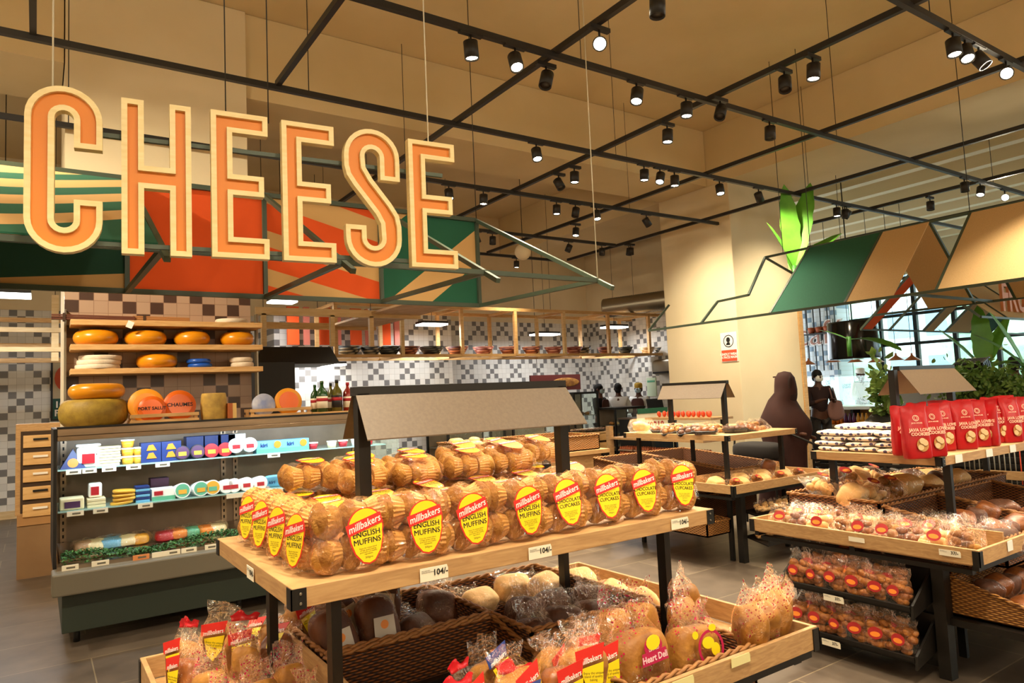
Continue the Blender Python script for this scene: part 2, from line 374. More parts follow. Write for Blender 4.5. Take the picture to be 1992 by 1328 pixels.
# outside
ground=mat('paving','b9b6ad',.9); struct('ground_outside',M().box(XW+.2,60,-30,45,-.12,-.02),ground)
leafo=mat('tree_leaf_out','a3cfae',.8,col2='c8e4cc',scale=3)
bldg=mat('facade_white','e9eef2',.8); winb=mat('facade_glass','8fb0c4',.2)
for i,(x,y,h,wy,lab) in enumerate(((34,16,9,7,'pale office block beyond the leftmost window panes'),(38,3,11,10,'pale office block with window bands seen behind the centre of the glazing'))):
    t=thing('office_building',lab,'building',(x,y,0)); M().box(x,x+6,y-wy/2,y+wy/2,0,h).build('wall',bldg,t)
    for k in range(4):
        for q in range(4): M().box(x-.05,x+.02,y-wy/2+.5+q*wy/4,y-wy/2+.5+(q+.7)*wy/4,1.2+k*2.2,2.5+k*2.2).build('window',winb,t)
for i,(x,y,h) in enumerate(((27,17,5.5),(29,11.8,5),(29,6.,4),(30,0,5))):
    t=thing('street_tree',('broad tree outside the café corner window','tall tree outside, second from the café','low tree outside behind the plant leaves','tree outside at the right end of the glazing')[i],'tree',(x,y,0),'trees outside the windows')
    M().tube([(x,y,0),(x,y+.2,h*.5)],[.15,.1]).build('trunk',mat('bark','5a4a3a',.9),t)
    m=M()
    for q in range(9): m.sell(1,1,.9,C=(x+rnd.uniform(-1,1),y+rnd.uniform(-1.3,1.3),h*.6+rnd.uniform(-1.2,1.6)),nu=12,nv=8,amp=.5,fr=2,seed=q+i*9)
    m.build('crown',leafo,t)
# ================================================================ track lighting
ZT=4.05; K=ZT-HC
m=M(); tr=[]
YL=[-2.6,-1.05,.55,2.22,3.95,5.45,7.04]; XL=[-3.,-1.5,-.03,1.57,3.19,4.92,6.63,8.45,10.3,12.1]
def trackbar(name,a,b,lab):
    t=M().bar(a,b,.04,.045).build(name,track); return tag(t,lab,'lighting track')
ordn=['nearest','second','third','fourth','fifth','sixth','seventh','eighth','ninth','tenth']
ylab=['overhead','just overhead','nearest visible','second nearest','third nearest','second farthest','farthest']
for i,y in enumerate(YL+[8.9,10.4]):
    trackbar('light_track',(-4.5,y,ZT),(8.75 if 6.8<y<8.4 else (8.3 if y>8.4 else 15.5),y,ZT),f'black light track running left to right, {(ylab+["beyond the beam","farthest over the bakery"])[i]} of the long ones')
for i,x in enumerate(XL):
    trackbar('light_track',(x,-4.5,ZT+.03),(x,6.8 if 8.8<x<10.4 else (5.45 if x<1.6 else 10.4),ZT+.03),f'black light track running away from the camera, {ordn[i]} from the left')
# suspension wires
for i,(x,y) in enumerate([(a,b) for a in XL[2:9] for b in YL[2:]]):
    if i%2==0:
        tag(M().tube([(x+.25,y,ZT+.02),(x+.25,y,ZC)],.004,4).build('suspension_wire',track),f'thin dark wire from the ceiling to the light tracks, {ordn[i%7]} across and {ordn[i//7]} deep','wire','wires holding the light tracks')
bulb=mat('bulb_warm',(1,.86,.62),.3,emit=28)
bulboff=mat('lamp_mouth_dark','2a241d',.4)
def spot(loc,tilt,az,on,label,power=1,grp='track spotlights'):
    """head hangs from the track at loc; tilt from straight down towards azimuth az"""
    t=thing('track_spotlight',label,'spotlight',loc,grp)
    M().box(loc[0]-.09,loc[0]+.09,loc[1]-.018,loc[1]+.018,loc[2]-.035,loc[2]-.005).build('track_adapter',track,t)
    M().tube([(loc[0],loc[1],loc[2]-.03),(loc[0],loc[1],loc[2]-.1)],.008,6).build('stem',track,t)
    Rm=Matrix.Rotation(az,4,'Z')@Matrix.Rotation(tilt,4,'Y'); c=Vector(loc)-Vector((0,0,.13))
    T=Matrix.Translation(c)@Rm
    M().lathe([(.03,.055),(.05,.05),(.05,-.07),(.044,-.07),(.04,-.055)],n=20,T=T).build('housing',track,t)
    M().lathe([(.0,-.056),(.04,-.057),(.04,-.06),(0,-.061)],n=20,T=T).build('lamp_lens',bulb if on else bulboff,t)
    if on:
        l=bpy.data.lights.new('spot_beam','SPOT'); l.energy=SPOTW*power; l.color=LAMP; l.spot_size=R(105); l.spot_blend=.9; l.shadow_soft_size=.05
        lo=bpy.data.objects.new('spot_beam',l); COL.objects.link(lo); lo.parent=t
        lo.matrix_local=Matrix.Translation(-Vector((0,0,.13)))@Rm@Matrix.Translation((0,0,-.07))
    return t
# (pixel of the head, tilt degrees, azimuth degrees, lit, where)
heads=[(920,92,5,200,1,'white-lit, upper centre, left of the long track crossing'),(1015,110,25,200,1,'tilted left beside the upper track crossing'),(1042,148,22,20,0,'dark, turned away just under the upper track crossing'),
(1252,178,20,-60,1,'lit, between the brightest lamp and the pillar'),(1150,80,50,214,1,'brightest of all, aimed at the camera'),(1356,202,4,0,1,'lit, at the crossing above the pillar'),(1393,215,35,20,0,'dark, right of the crossing above the pillar'),
(1285,260,5,0,1,'lit, on the sloping track left of the pillar'),(1053,294,18,-60,1,'lit, above the last letter'),(1109,342,3,0,1,'warm lit, on the track over the bakery side'),(1069,354,30,100,0,'dark, left of the warm lamp over the bakery side'),
(1264,335,3,0,1,'leftmost of three grouped above the pillar'),(1298,340,25,180,1,'middle of three grouped above the pillar'),(1325,346,3,0,1,'rightmost of three grouped above the pillar'),(1417,362,15,-60,1,'single one in front of the pillar'),
(881,373,15,-50,1,'just right of the last letter'),(950,382,3,0,1,'second right of the last letter'),(1092,403,3,0,1,'lower middle, lit'),(1130,408,20,20,0,'lower middle, dark'),(1171,414,15,-50,1,'lower middle beside the sloping track'),
(1118,450,12,-50,1,'lowest on the sloping track'),(1516,250,5,0,0,'dark, hanging right of the pillar top'),(1512,157,20,30,0,'dark, on the upper right sloping track'),(1573,134,5,-30,1,'warm lit, on the upper right sloping track'),
(1861,88,8,-40,1,'first of the group in the upper right corner'),(1885,100,25,-40,1,'second of the group in the upper right corner'),(1908,115,30,100,0,'dark one of the group in the upper right corner'),(1958,143,45,214,1,'bright, aimed at the camera in the upper right corner'),
(1262,5,5,0,0,'dark, at the very top edge'),(1653,405,3,0,1,'lit, left of the right awning ridge'),(1670,408,3,0,0,'dark, left of the right awning ridge'),(1797,396,5,0,0,'dark, above the right awning'),(1886,360,3,0,0,'dark, above the beige awning panel'),(1912,370,25,-30,1,'lit, above the beige awning panel'),(1956,384,45,214,1,'bright star-like one above the beige awning panel'),
(1021,508,3,0,1,'far one under the green strut'),(1119,478,25,-40,0,'far one right of the green strut'),(1190,483,3,0,0,'far dark one, left of a pair'),(1212,486,3,0,0,'far dark one, right of a pair'),(1238,490,10,-30,0,'far one nearest the pillar'),(933,461,30,200,0,'far dark one beside the green panel'),(973,461,3,0,0,'far dark one above the green strut')]
for x,y,ti,az,on,wh in heads:
    p=uz(x,y,ZT-.13)
    # sit the head on the nearest track line
    dy=min(YL+[8.9,10.4],key=lambda v:abs(v-p.y)); dx=min(XL,key=lambda v:abs(v-p.x))
    if abs(dy-p.y)<abs(dx-p.x)*1.0:
        p.y=dy
    else: p.x=dx
    fl=(x,y) in((1150,80),(1958,143),(1956,384))
    if on and ti>=8: az=math.degrees(math.atan2(p.y,p.x))+(0 if fl else (20 if int(x)%2 else -20))
    if fl: ti=math.degrees(math.atan2(math.hypot(p.x,p.y),p.z-.02-HC))
    spot((p.x,p.y,ZT),R(ti),R(az),on,'black cylindrical track spotlight, '+wh,power=.35 if (x>1880 and y>300) else 1.0)
nth0=['first','second','third','fourth']
# the same tracks carry lamps above and behind the camera
for i,(x,y) in enumerate([(-1.3,.55),(1.2,-1.05),(2.4,.55),(4.1,.55),(4.9,-1.05),(7.,-1.05),(.1,2.22),(6.9,2.22),(-1.6,3.95),(-1.8,5.45),(9.6,.55),(1.0,.9),(12.,1.5)]):
    spot((x,y,ZT),R(12),R(60*i),1,f'black cylindrical track spotlight above the camera, {ordn[i] if i<10 else ["eleventh","twelfth","thirteenth"][i-10]} of those out of view',power=1.35,grp='track spotlights overhead')
for y in (4.7,5.2): spot((-1.5,y,ZT),R(57),R(-144),1,'black track spotlight left of the view aimed at the cheese rack, '+('near' if y<5 else 'far')+' one',power=1.5)
for x,y,a_ in ((7.6,5.45,195),(7.2,7.04,180),(9.6,5.45,-90)): spot((x,y,ZT),R(40),R(a_),1,f'black track spotlight washing the large pillar, {dict([(195,"centre"),(180,"left"),(-90,"right")])[a_]} one',power=.8 if a_==-90 else 1.3)
for i,x in enumerate((-1.1,.45,1.75,3.3)): spot((x,.55,ZT),R(44),R(-90),1,f'added fill spotlight, unseen above the camera, aimed at the sign, {nth0[i]} from the left',power=.6)  # unseen spots added to brighten the sign and awning cloth
# smoke ball, camera and detector on the ceiling
t=thing('ball_lamp','white ball hanging under the ribbed ceiling, upper right','lamp',uy(1729,262,5.3)); p=W[t]
M().sell(.14,.14,.14,C=p).build('ball',ceilp,t); M().tube([p+Vector((0,0,.13)),(p.x,p.y,ZC)],.006,5).build('cord',track,t)
t=thing('ceiling_camera','white ceiling camera on a short pole beside the ball','camera',uy(1775,283,5.3)); p=W[t]
M().tube([p+Vector((0,0,.05)),(p.x,p.y,ZC)],.03,8).build('pole',ceilp,t); M().sell(.1,.06,.05,C=p,e1=.6,e2=.6).box(p.x-.14,p.x+.14,p.y-.02,p.y+.02,p.z+.05,p.z+.09).build('camera_body',ceilp,t)
t=thing('ball_lamp','white ball hanging far off behind the green struts','lamp',uy(1017,490,9.0)); p=W[t]
M().sell(.13,.13,.13,C=p).build('ball',ceilp,t); M().tube([p+Vector((0,0,.12)),(p.x,p.y,ZC)],.006,5).build('cord',track,t)
for i,(x,y,Y) in enumerate(((1340,190,5.2),(640,8,3),(1000,55,4))): pass
# duct
m=M(); pr=[]
a=uy(1175,600,11.4); b=uy(1300,583,10.2)
d=(b-a).normalized(); L=(b-a).length*1.0
T=Matrix.Translation(a)@d.to_track_quat('Z','Y').to_matrix().to_4x4()
for i in range(60): z=L*i/59; pr.append((.2+(.012 if i%2 else 0),z))
tag(m.lathe(pr,n=24,T=T).build('air_duct',zinc),'ribbed metal air duct above the bakery frame','duct')
# ================================================================ CHEESE sign
S0=Vector((.1,3.55,0)); sx_=Vector((1,-.095,0)).normalized()
TS=PL(S0,sx_,(0,0,1))   # local y = height, normal towards camera
Hh=.71; st=.108; bd=.024
def letC(x,w,z0,z1):
    r=w/2; ri=r-st; cx=x+r; a=.20; o=[]
    top=z1-r; bot=z0+r; ya=z1-.27; yb=z0+.235
    o+= [(x+w,ya)]+arc(cx,top,r,r,0,180,14)+arc(cx,bot,r,r,180,360,14)+[(x+w,yb),(x+w-st,yb)]
    o+= arc(cx,bot,ri,ri,360,180,10)+arc(cx,top,ri,ri,180,0,10)+[(x+w-st,ya)]
    return o
def letH(x,w,z0,z1):
    c=(z0+z1)/2; h=.052; s=.09
    return [(x,z0),(x+s,z0),(x+s,c-h),(x+w-s,c-h),(x+w-s,z0),(x+w,z0),(x+w,z1),(x+w-s,z1),(x+w-s,c+h),(x+s,c+h),(x+s,z1),(x,z1)]
def letE(x,w,z0,z1):
    c=(z0+z1)/2; h=.05; s=.095; v=.1; m_=x+w*.92
    return [(x,z0),(x+w,z0),(x+w,z0+v),(x+s,z0+v),(x+s,c-h),(m_,c-h),(m_,c+h),(x+s,c+h),(x+s,z1-v),(x+w,z1-v),(x+w,z1),(x,z1)]
def letS(x,w,z0,z1):
    r=w*.5; ri=r-st; cx=x+r; t=z1-r; b=z0+r
    o=[(x+w,z1-.27)]+arc(cx,t,r,r,0,180,14)+[(x,z1-.21),(x+.012,z1-.26),(x+.045,z1-.31),(x+w-st-.03,z0+.28),(x+w-st-.004,z0+.23)]+arc(cx,b,ri,ri,0,-180,10)+[(x+st,z0+.215),(x,z0+.215)]
    o+=arc(cx,b,r,r,180,360,14)+[(x+w,z0+.22),(x+w-.012,z0+.28),(x+w-.05,z0+.34),(x+st+.04,z1-.27),(x+st+.004,z1-.21)]+arc(cx,t,ri,ri,180,0,10)+[(x+w-st,z1-.27)]
    return o
LT=[(letC,-.147,.288,2.241,2.976,'letter C','first'),(letH,.214,.286,2.25,2.963,'letter H','second'),(letE,.586,.259,2.256,2.968,'letter E','third'),(letE,.912,.26,2.257,2.966,'letter E','fourth'),(letS,1.224,.30,2.248,2.985,'letter S','fifth'),(letE,1.578,.272,2.258,2.963,'letter E','last')]
sign=thing('hanging_sign','big CHEESE sign, orange letters edged with pale birch, hung before the striped awning','sign',TS@Vector((.86,2.25,0)))
for fn,x,wd,z0,z1,lab,wh in LT:
    o=fn(x,wd,z0,z1)
    ar=sum(o[i][0]*o[(i+1)%len(o)][1]-o[(i+1)%len(o)][0]*o[i][1] for i in range(len(o)))
    if ar<0: o=o[::-1]
    i1=inset(o,bd)
    le=M().ring(o,i1,-.02,.028,TS).build('letter',signw,sign); le['label']=f'{wh} letter, {lab[-1]}, orange with birch edge'
    M().poly(inset(o,.01),-.016,.008,TS).build('letter_face',signo,le)
for z in (2.80,2.30):
    M().bar(TS@Vector((.03,z,-.04)),TS@Vector((1.80,z,-.04)),.02,.02).build('mounting_rail',frameg,sign)
for s,z in ((-.05,2.97),(.66,2.96),(.86,2.96),(1.72,2.95)):
    p=TS@Vector((s,z,-.03)); M().tube([p,(p.x,p.y,ZC)],.003 if s in(.66,.86) else .004,5).build('wire',mat('wire_pale','d8cfb8',.5) if s not in(.66,.86) else track,sign)
# ================================================================ striped awning over the cheese counter
YA=5.4; YF=YA*.697; ZL=HC+.151*YA; ZH=HC+.296*YA; ZFa=HC+.2085*YF
XD=[-3.2,-1.35,-.45,.0945*YA,.265*YA,.4395*YA,.6155*YA]
aw=thing('striped_awning','long awning of orange, green and beige cloth panels above the cheese counter','awning',(1,YA,ZL))
YB1,YB2='d2a86c','1f5e46'
orange_='e2551a'
pm=[stripe_mat('cloth_a',-.6,[(0,YB2),(.30,YB1),(.42,YB2),(.5,YB1),(.62,YB2),(.7,YB1)]),
 stripe_mat('cloth_b',-.35,[(0,YB1),(.16,YB2),(.34,YB1),(.55,YB2),(.7,YB1)]),
 stripe_mat('cloth_c',-.12,[(0,'1c3d30'),(.12,YB1),(.26,'1f4a3a'),(.44,YB1),(.55,YB2),(.66,YB1)]),  # low greens darkened: shade under the slope put into the cloth colour
 stripe_mat('cloth_d',0,[(0,orange_),(.5,orange_)]),
 stripe_mat('cloth_e',.30,[(0,orange_),(.30,YB1),(.385,orange_),(.50,YB1),(.58,orange_),(.72,YB1),(.84,orange_)]),
 stripe_mat('cloth_f',-.95,[(0,YB2),(.015,YB1),(.22,YB2),(.62,YB1),(.78,YB2)])]
for i in range(6):
    c=M().box(XD[i]+.015,XD[i+1]-.015,YA-.006,YA+.006,ZL+.015,ZH-.015).build('cloth_panel',pm[i],aw)
    c['label']=('green and beige banded','green and beige banded','green and beige banded, shade-darkened','plain orange','orange and beige striped','green with a beige diagonal')[i]+' cloth panel'
# sloping cloth over the left bays
wv=stripe_mat('cloth_waves',-.25,[(0,YB2),(.27,YB1),(.335,YB2),(.40,YB1),(.465,YB2),(.53,YB1),(.60,YB2),(.66,YB1),(.74,YB2)],.02)
for i in (0,1,2):
    m=M(); a=[(XD[i]+.02,YF,ZFa+.02),(XD[i+1]-.02,YF,ZFa+.02),(XD[i+1]-.02,YA-.03,ZH-.02),(XD[i]+.02,YA-.03,ZH-.02)]
    m.add(a+[Vector(p)+Vector((0,0,.01)) for p in a],[(3,2,1,0),(4,5,6,7),(0,1,5,4),(1,2,6,5),(2,3,7,6),(3,0,4,7)]); c=m.build('sloping_cloth',wv,aw); c['label']='green and beige wavy striped cloth on the slope'
for i,x in enumerate(XD):
    M().bar((x,YA-.02,ZL),(x,YA-.02,ZH),.03).build('frame_post',frameg,aw)
    xa=x; ov=Vector((xa,YF,ZFa))
    for z in (ZL,ZH):
        a=Vector((x,YA-.02,z)); b=ov; e=b+(b-a).normalized()*(.17 if z==ZH else 0); M().bar(a,e,.03).build('frame_strut',frameg,aw)
for z in (ZL,ZH): M().bar((XD[0],YA-.02,z),(XD[-1],YA-.02,z),.03,.035).build('frame_rail',frameg,aw)
M().bar((XD[0],YF,ZFa),(XD[-1],YF,ZFa),.03,.03).build('frame_rail',frameg,aw)
for x in (XD[-1],):
    M().tube([(x,YF,ZFa),(x,YF,ZC)],.004,5).build('hanging_wire',mat('wire_pale','d8cfb8',.5),aw); M().tube([(x,YA-.02,ZH),(x,YA-.02,ZC)],.004,5).build('hanging_wire',track,aw)
# ================================================================ cheese rack on the pillar
struct('trim_tiled_panel',M().box(.2,1.76,7.185,7.205,1.2,2.8),tilep)
rack=thing('cheese_rack','three-tier pine wall rack for cheese wheels fixed on brown tiles above the chilled counter','rack',(1,7.0,1.9))
SH=[1.9,2.105,2.315]
for z in SH: M().box(.235,1.79,6.86,7.18,z-.025,z+.022).build('shelf_board',pine,rack,bevel=.003)
for x in (.205,1.80): M().box(x-.008,x+.008,7.1,7.18,1.5,2.45).build('upright',zinc,rack)
def wheel(name,lab,cat,x,y,z,r,h,m,sq=.5,grp=None,n=36):
    pr=[(r*.0,0)]
    for i in range(9):
        a=-math.pi/2+math.pi*i/8; pr.append((r-h*.5*(1-math.cos(a))*sq,h/2+h/2*math.sin(a)))
    pr.append((0,h)); pr[0]=(.001,0); pr[-1]=(.001,h)
    o=M().lathe(pr,c=(x,y,z),n=n).build(name,m); return tag(o,lab,cat,grp)
gx=lambda px,y=645,Y=7.02: uy(px,y,Y).x
for i,(px,r) in enumerate(((184,.172),(281,.17),(371,.155),(459,.152))):
    wheel('whole_cheese','yellow waxed cheese wheel on the middle board, '+('leftmost of four','second of four','third of four','rightmost of four')[i],'cheese',gx(px)+.01,7.02,SH[1]+.022,r,.13,gouda,1,'yellow wheels on the rack')
wheel('whole_cheese','single yellow waxed wheel on the lowest board beside the blue cheeses','cheese',gx(305,695),7.02,SH[0]+.022,.168,.125,gouda,1,'yellow wheels on the rack')
for i in range(3): wheel('whole_cheese','flat white-rinded wheel, '+('bottom','middle','top')[i]+' of the pile of three on the lowest board','cheese',gx(190,700)+.01*i,7.02,SH[0]+.022+i*.039,.17-.003*i,.038,whitech,.3,'white wheels at the left')
for i in range(2): wheel('whole_cheese','small blue waxed cheese, '+('lower','upper')[i]+' of two on the lowest board','cheese',gx(388-3*i,695),7.0,SH[0]+.022+i*.041,.105,.04,bluewax,.8,'blue cheeses')
for i in range(2): wheel('whole_cheese','flat white wheel, '+('lower','upper')[i]+' of two at the right end of the lowest board','cheese',gx(470-2*i,695),7.0,SH[0]+.022+i*.046,.105,.045,whitech,.5,'white wheels at the right')
wheel('whole_cheese','thin white wheel alone on the top board','cheese',gx(449,612),7.0,SH[2]+.022,.145,.04,whitech,.5)
for k,(a,b,lab) in enumerate((((100,603),(262,614),'dark brown bundle of long sticks lying across the left of the top board'),((258,600),(368,617),'paler bundle of long sticks beside the dark one on the top board'))):
    pa=uy(a[0],a[1]+6,7.0); pb=uy(b[0],b[1]+4,6.98); pa.z=SH[2]+.05; pb.z=SH[2]+.045
    t=thing('stick_bundle',lab,'bundle',((pa+pb)/2).to_tuple())
    for q in range(7):
        o_=Vector((0,.018*(q%3-1),.016*(q//3)-.012)); M().bar(pa+o_,pb+o_*.8+Vector((0,0,-.0)),.014,.012).build('stick',mat('stick_dark','5b2c14',.7) if k==0 else mat('stick_pale','a5703c',.7),t)
    M().box(pa.x+.08,pa.x+.1,pa.y-.035,pa.y+.04,pa.z-.03,pa.z+.035).build('tie_band',mat('twine','3a2412',.8),t)
p=uy(252,632,6.86); tag(M().box(p.x-.025,p.x+.025,6.82,6.824,p.z-.03,p.z+.03,T=Matrix.Translation((p.x,0,p.z))@Matrix.Rotation(.4,4,'Y')@Matrix.Translation((-p.x,0,-p.z))).build('price_tag',white),'small white tag hanging at an angle from the top board','tag')
# ================================================================ chilled counter
FX0,FX1=.12,2.66
fr=thing('chilled_display_case','long open chilled display case with dark green base, grey bumper and steel top','display case',(1.4,6.1,0))
M().box(FX0+.03,FX1,5.66,6.7,.1,.42).build('base_panel',dkgreen,fr,bevel=.005)
M().box(FX0-.03,FX1+.02,5.50,5.72,.375,.52).build('bumper',grey,fr,bevel=.012)
M().box(FX0,FX1,5.72,6.6,.42,.5).box(FX0,FX1,5.62,5.76,.5,.545).build('deck',steel,fr)
M().box(FX0+.02,FX1-.02,6.58,6.66,.5,1.40).build('back_panel',steelb,fr)
M().box(FX0,FX1,5.75,6.7,1.40,1.45).box(FX0,FX1,5.75,5.77,1.365,1.40).build('steel_top',steel,fr,bevel=.004)
M().box(FX0,FX1,5.745,5.80,1.448,1.462).build('top_trim',black,fr)
M().box(FX0-.02,FX0,5.72,6.68,.5,1.45).build('side_panel',black,fr)
M().box(FX1,FX1+.01,5.78,6.6,.52,1.38).build('glass_end',glass,fr)
for x in (FX0+.12,1.3,2.5):
    for y in (5.8,6.6): M().tube([(x,y,0),(x,y,.1)],.02,8).build('foot',black,fr)
for x in (FX0+.06,1.36,1.46,FX1-.1): 
    m=M().box(x-.02,x+.02,6.565,6.58,.5,1.38)
    for q in range(16): m.box(x-.006,x+.006,6.562,6.566,.54+q*.052,.565+q*.052,1)
    m.build('slotted_upright',[steel,black],fr)
for z,y0 in ((1.155,6.0),(.87,5.92)): M().box(FX0+.01,FX1-.02,y0,6.56,z-.01,z).build('glass_shelf',mat('shelf_glass','9fc4bd',.15,spec=.8),fr)
cl=M().box(FX0+.03,FX1-.03,5.80,5.90,1.375,1.398).build('light_strip',mat('cool_led',(.75,.9,1),.4,emit=3),fr); cl['label']='glowing cool white light strip'
for x in (.75,2.0):
    l=bpy.data.lights.new('case_light','AREA'); l.shape='RECTANGLE'; l.size=1.15; l.size_y=.08; l.energy=3.6; l.color=(.72,.88,1)
    lo=bpy.data.objects.new('case_light',l); COL.objects.link(lo); lo.parent=fr; lo.location=Vector((x,5.86,1.37))-W[fr]; lo.rotation_euler=(R(25),0,0)
TZ,TY=1.155,6.03
def ix(px,Y=TY,y=900): return uy(px,y,Y).x
def rbox(x0,x1,y0,y1,z0,z1,name,m,lab,cat,grp=None,bev=.003): return tag(M().box(x0,x1,y0,y1,z0,z1).build(name,m,bevel=bev),lab,cat,grp)
# --- upper glass shelf
cols={'b':mat('pack_blue','1e3470',.4),'y':mat('pack_yellow','e0a832',.4),'w':white,'r':mat('pack_red','b01c28',.4),'g':mat('pack_green','5fae8a',.4),'k':mat('pack_black','201c22',.4),'c':mat('pack_cream','e9dcae',.5),'s':mat('pack_sky','6fb3d8',.4),'t':mat('pack_tan','b08c64',.5),'p':mat('pack_purple','4c2a50',.4),'o':mat('pack_orange','e58a2c',.4)}
x=ix(142); o=M().add([(x-.08,6.02,TZ),(x+.08,6.02,TZ),(x,6.06,TZ+.14),(x-.08,6.12,TZ),(x+.08,6.12,TZ),(x,6.12,TZ+.14)],[(0,1,2),(5,4,3),(0,3,4,1),(1,4,5,2),(2,5,3,0)]).build('cheese_wedge_pack',cols['b'])
M().lathe([(.035,0),(.034,.004)],T=Matrix.Translation((x,6.035,TZ+.04))@Matrix.Rotation(R(75),4,'X'),n=16).build('label_disc',cols['o'],o); tag(o,'dark blue triangular cheese pack at the left end of the upper glass shelf','cheese pack')
x=ix(172); t=thing('cheese_tub','large white cheese tub with red label, tallest on the upper glass shelf','tub',(x,6.07,TZ))
M().box(x-.075,x+.075,6.03,6.15,TZ,TZ+.15).build('tub',white,t,bevel=.02); M().box(x-.08,x+.08,6.025,6.155,TZ+.15,TZ+.17).build('lid',white,t,bevel=.01); M().box(x-.04,x+.04,6.02,6.03,TZ+.03,TZ+.10).build('front_label',cols['r'],t)
for i in range(7):
    x=ix(210)+rnd.uniform(-.012,.012); rbox(x-.08,x+.08,6.03,6.2,TZ+i*.021,TZ+i*.021+.018,'cheese_slice_pack',cols['c'],f'flat pack of pale cheese slices, {["bottom","second","third","fourth","fifth","sixth","top"][i]} of the pile beside the big white tub','cheese pack','pile of sliced cheese on the upper shelf',.004)
def tub(px,lvl,rr,h,lab,cm,lm,Y=6.08,z0=TZ,grp='round tubs on the upper shelf'):
    x=ix(px); t=thing('round_tub',lab,'tub',(x,Y,z0+lvl*h),grp); c=(x,Y,z0+lvl*h)
    M().lathe([(rr*.8,0),(rr,h*.78)],c=c,n=20).build('cup',cm,t); M().lathe([(rr*1.06,h*.78),(rr*1.06,h*.97)],c=c,n=20).build('lid',lm,t)
for px,n in ((250,3),(272,2)):
    for l in range(n): tub(px,l,.045,.062,f'yellow round tub with white lid, {["lowest","middle","upper"][l]} of the {"left" if px==250 else "right"} column on the upper shelf',cols['y'],white)
for i,(px,c1) in enumerate(((293,'b'),(331,'b'))):
    x=ix(px+2); t=thing('snack_box',f'dark blue box with orange triangles, {"left" if i==0 else "right"} of two on the upper glass shelf','box',(x,6.08,TZ),'blue boxes')
    M().box(x-.072,x+.072,6.03,6.13,TZ,TZ+.15).build('carton',cols['b'],t,bevel=.002)
    m=M()
    for zz in (.03,.09):
        T=PL((x,6.028,TZ+zz)); m.poly([(-.035,0),(.035,0),(.01,.045),(-.02,.04)],0,.003,T)
    m.build('printed_triangle',cols['o'],t)
def disc(px,Y,z,r,c1,c2,lab,name='round_cheese_box',grp=None,depth=.03,c3=None,dy=0):
    x=ix(px,Y,914+dy); T=Matrix.Translation((x,Y,z+r))@Matrix.Rotation(R(90-8),4,'X')
    t=thing(name,lab,'cheese box',(x,Y,z),grp)
    M().lathe([(r,-depth),(r,0),(r*.97,.004)],T=T,n=28).build('box_rim',c1,t)
    M().lathe([(r*.86,.003),(r*.85,.006)],T=T,n=28).build('lid_label',c2,t)
    if c3: M().box(-r*.5,r*.5,-r*.45,r*.1,.006,.008,T=T).build('printed_patch',c3,t)
    return t
for i,(px,c,l) in enumerate(((355,'k','black rimmed round pack with yellow patch, left'),(385,'k','black round pack with tilted yellow patch, second'),(412,'r','red round pack with yellow patch, third'),(439,'r','red round pack with yellow patch, fourth'))):
    disc(px,6.03,TZ,.056,cols[c],cols['p'] if c=='k' else cols['r'],l+' of four on the upper glass shelf',c3=cols['y'],grp='round packs with yellow patch')
for i,px in enumerate((460,487)): disc(px,6.03,TZ+.02,.06,white,white,f'white round box with red emblem, {"left" if i==0 else "right"} of two on the upper shelf',c3=cols['r'],grp='white round boxes on the upper shelf')
for i,(px,c) in enumerate(((380,'b'),(412,'b'),(440,'b'),(460,'w'))):
    x=ix(px,6.2); rbox(x-.07,x+.07,6.17,6.3,TZ,TZ+.17,'carton',cols[c],('blue carton behind the black round packs','blue carton behind the red round packs','blue carton left of the white round boxes','white carton behind the white round boxes')[i],'box')
for i,px in enumerate((525,576)):
    x=ix(px,6.05,890); t=thing('cheese_carton','pale blue carton with green foot lettered kiri, '+('left' if i==0 else 'right')+' of two on the upper shelf','carton',(x,6.1,TZ),'pale blue cartons on the upper shelf')
    M().box(x-.11,x+.11,6.04,6.16,TZ,TZ+.1).build('carton',cols['s'],t,bevel=.002); M().box(x-.11,x+.11,6.035,6.04,TZ,TZ+.035).build('green_band',cols['g'],t)
    M().text('kiri',.045,PL((x-.05,6.034,TZ+.05)),bold=.0015).build('printed_name',cols['b'],t); M().lathe([(.03,0),(.03,.004)],T=Matrix.Translation((x+.06,6.036,TZ+.065))@Matrix.Rotation(R(90),4,'X'),n=16).build('printed_roll',cols['o'],t)
for i,(px,c) in enumerate(((613,'r'),(650,'c'),(672,'r'),(697,'w'),(722,'r'))):
    tub(px,0,.042,.06,('red and white small tub right of the pale blue cartons','cream small tub near the hood of the bread table','red labelled small tub beside the cream one','white small tub half behind the table post','red small tub right of the table post')[i],cols[c],white,grp='small tubs at the right of the upper shelf')
# --- lower glass shelf
LZ,LY=.87,5.96
def jx(px,y=950): return uy(px,y,LY).x
x=jx(140,965); t=thing('cheese_block','yellow block of cheese with dark red label at the left of the lower shelf','cheese',(x,6,LZ)); M().box(x-.075,x+.075,5.95,6.1,LZ,LZ+.085).build('block',cols['c'],t,bevel=.01); M().box(x-.045,x+.05,5.945,5.95,LZ+.015,LZ+.06).build('front_label',cols['p'],t)
x=jx(187); 
for i in range(3): rbox(x-.055,x+.06,5.95,6.1,LZ+i*.022,LZ+i*.022+.02,'cheese_slice_pack',cols['c'],f'flat pale cheese pack, {["bottom","middle","top"][i]} of three under the small labelled tub','cheese pack','flat packs on the lower shelf')
t=thing('cheese_tub','small clear tub with dark red label standing on three flat packs','tub',(x,6.0,LZ+.068)); M().box(x-.045,x+.04,6.0,6.1,LZ+.068,LZ+.17).build('tub',white,t,bevel=.012); M().box(x-.03,x+.02,5.995,6.0,LZ+.085,LZ+.145).build('front_label',cols['r'],t)
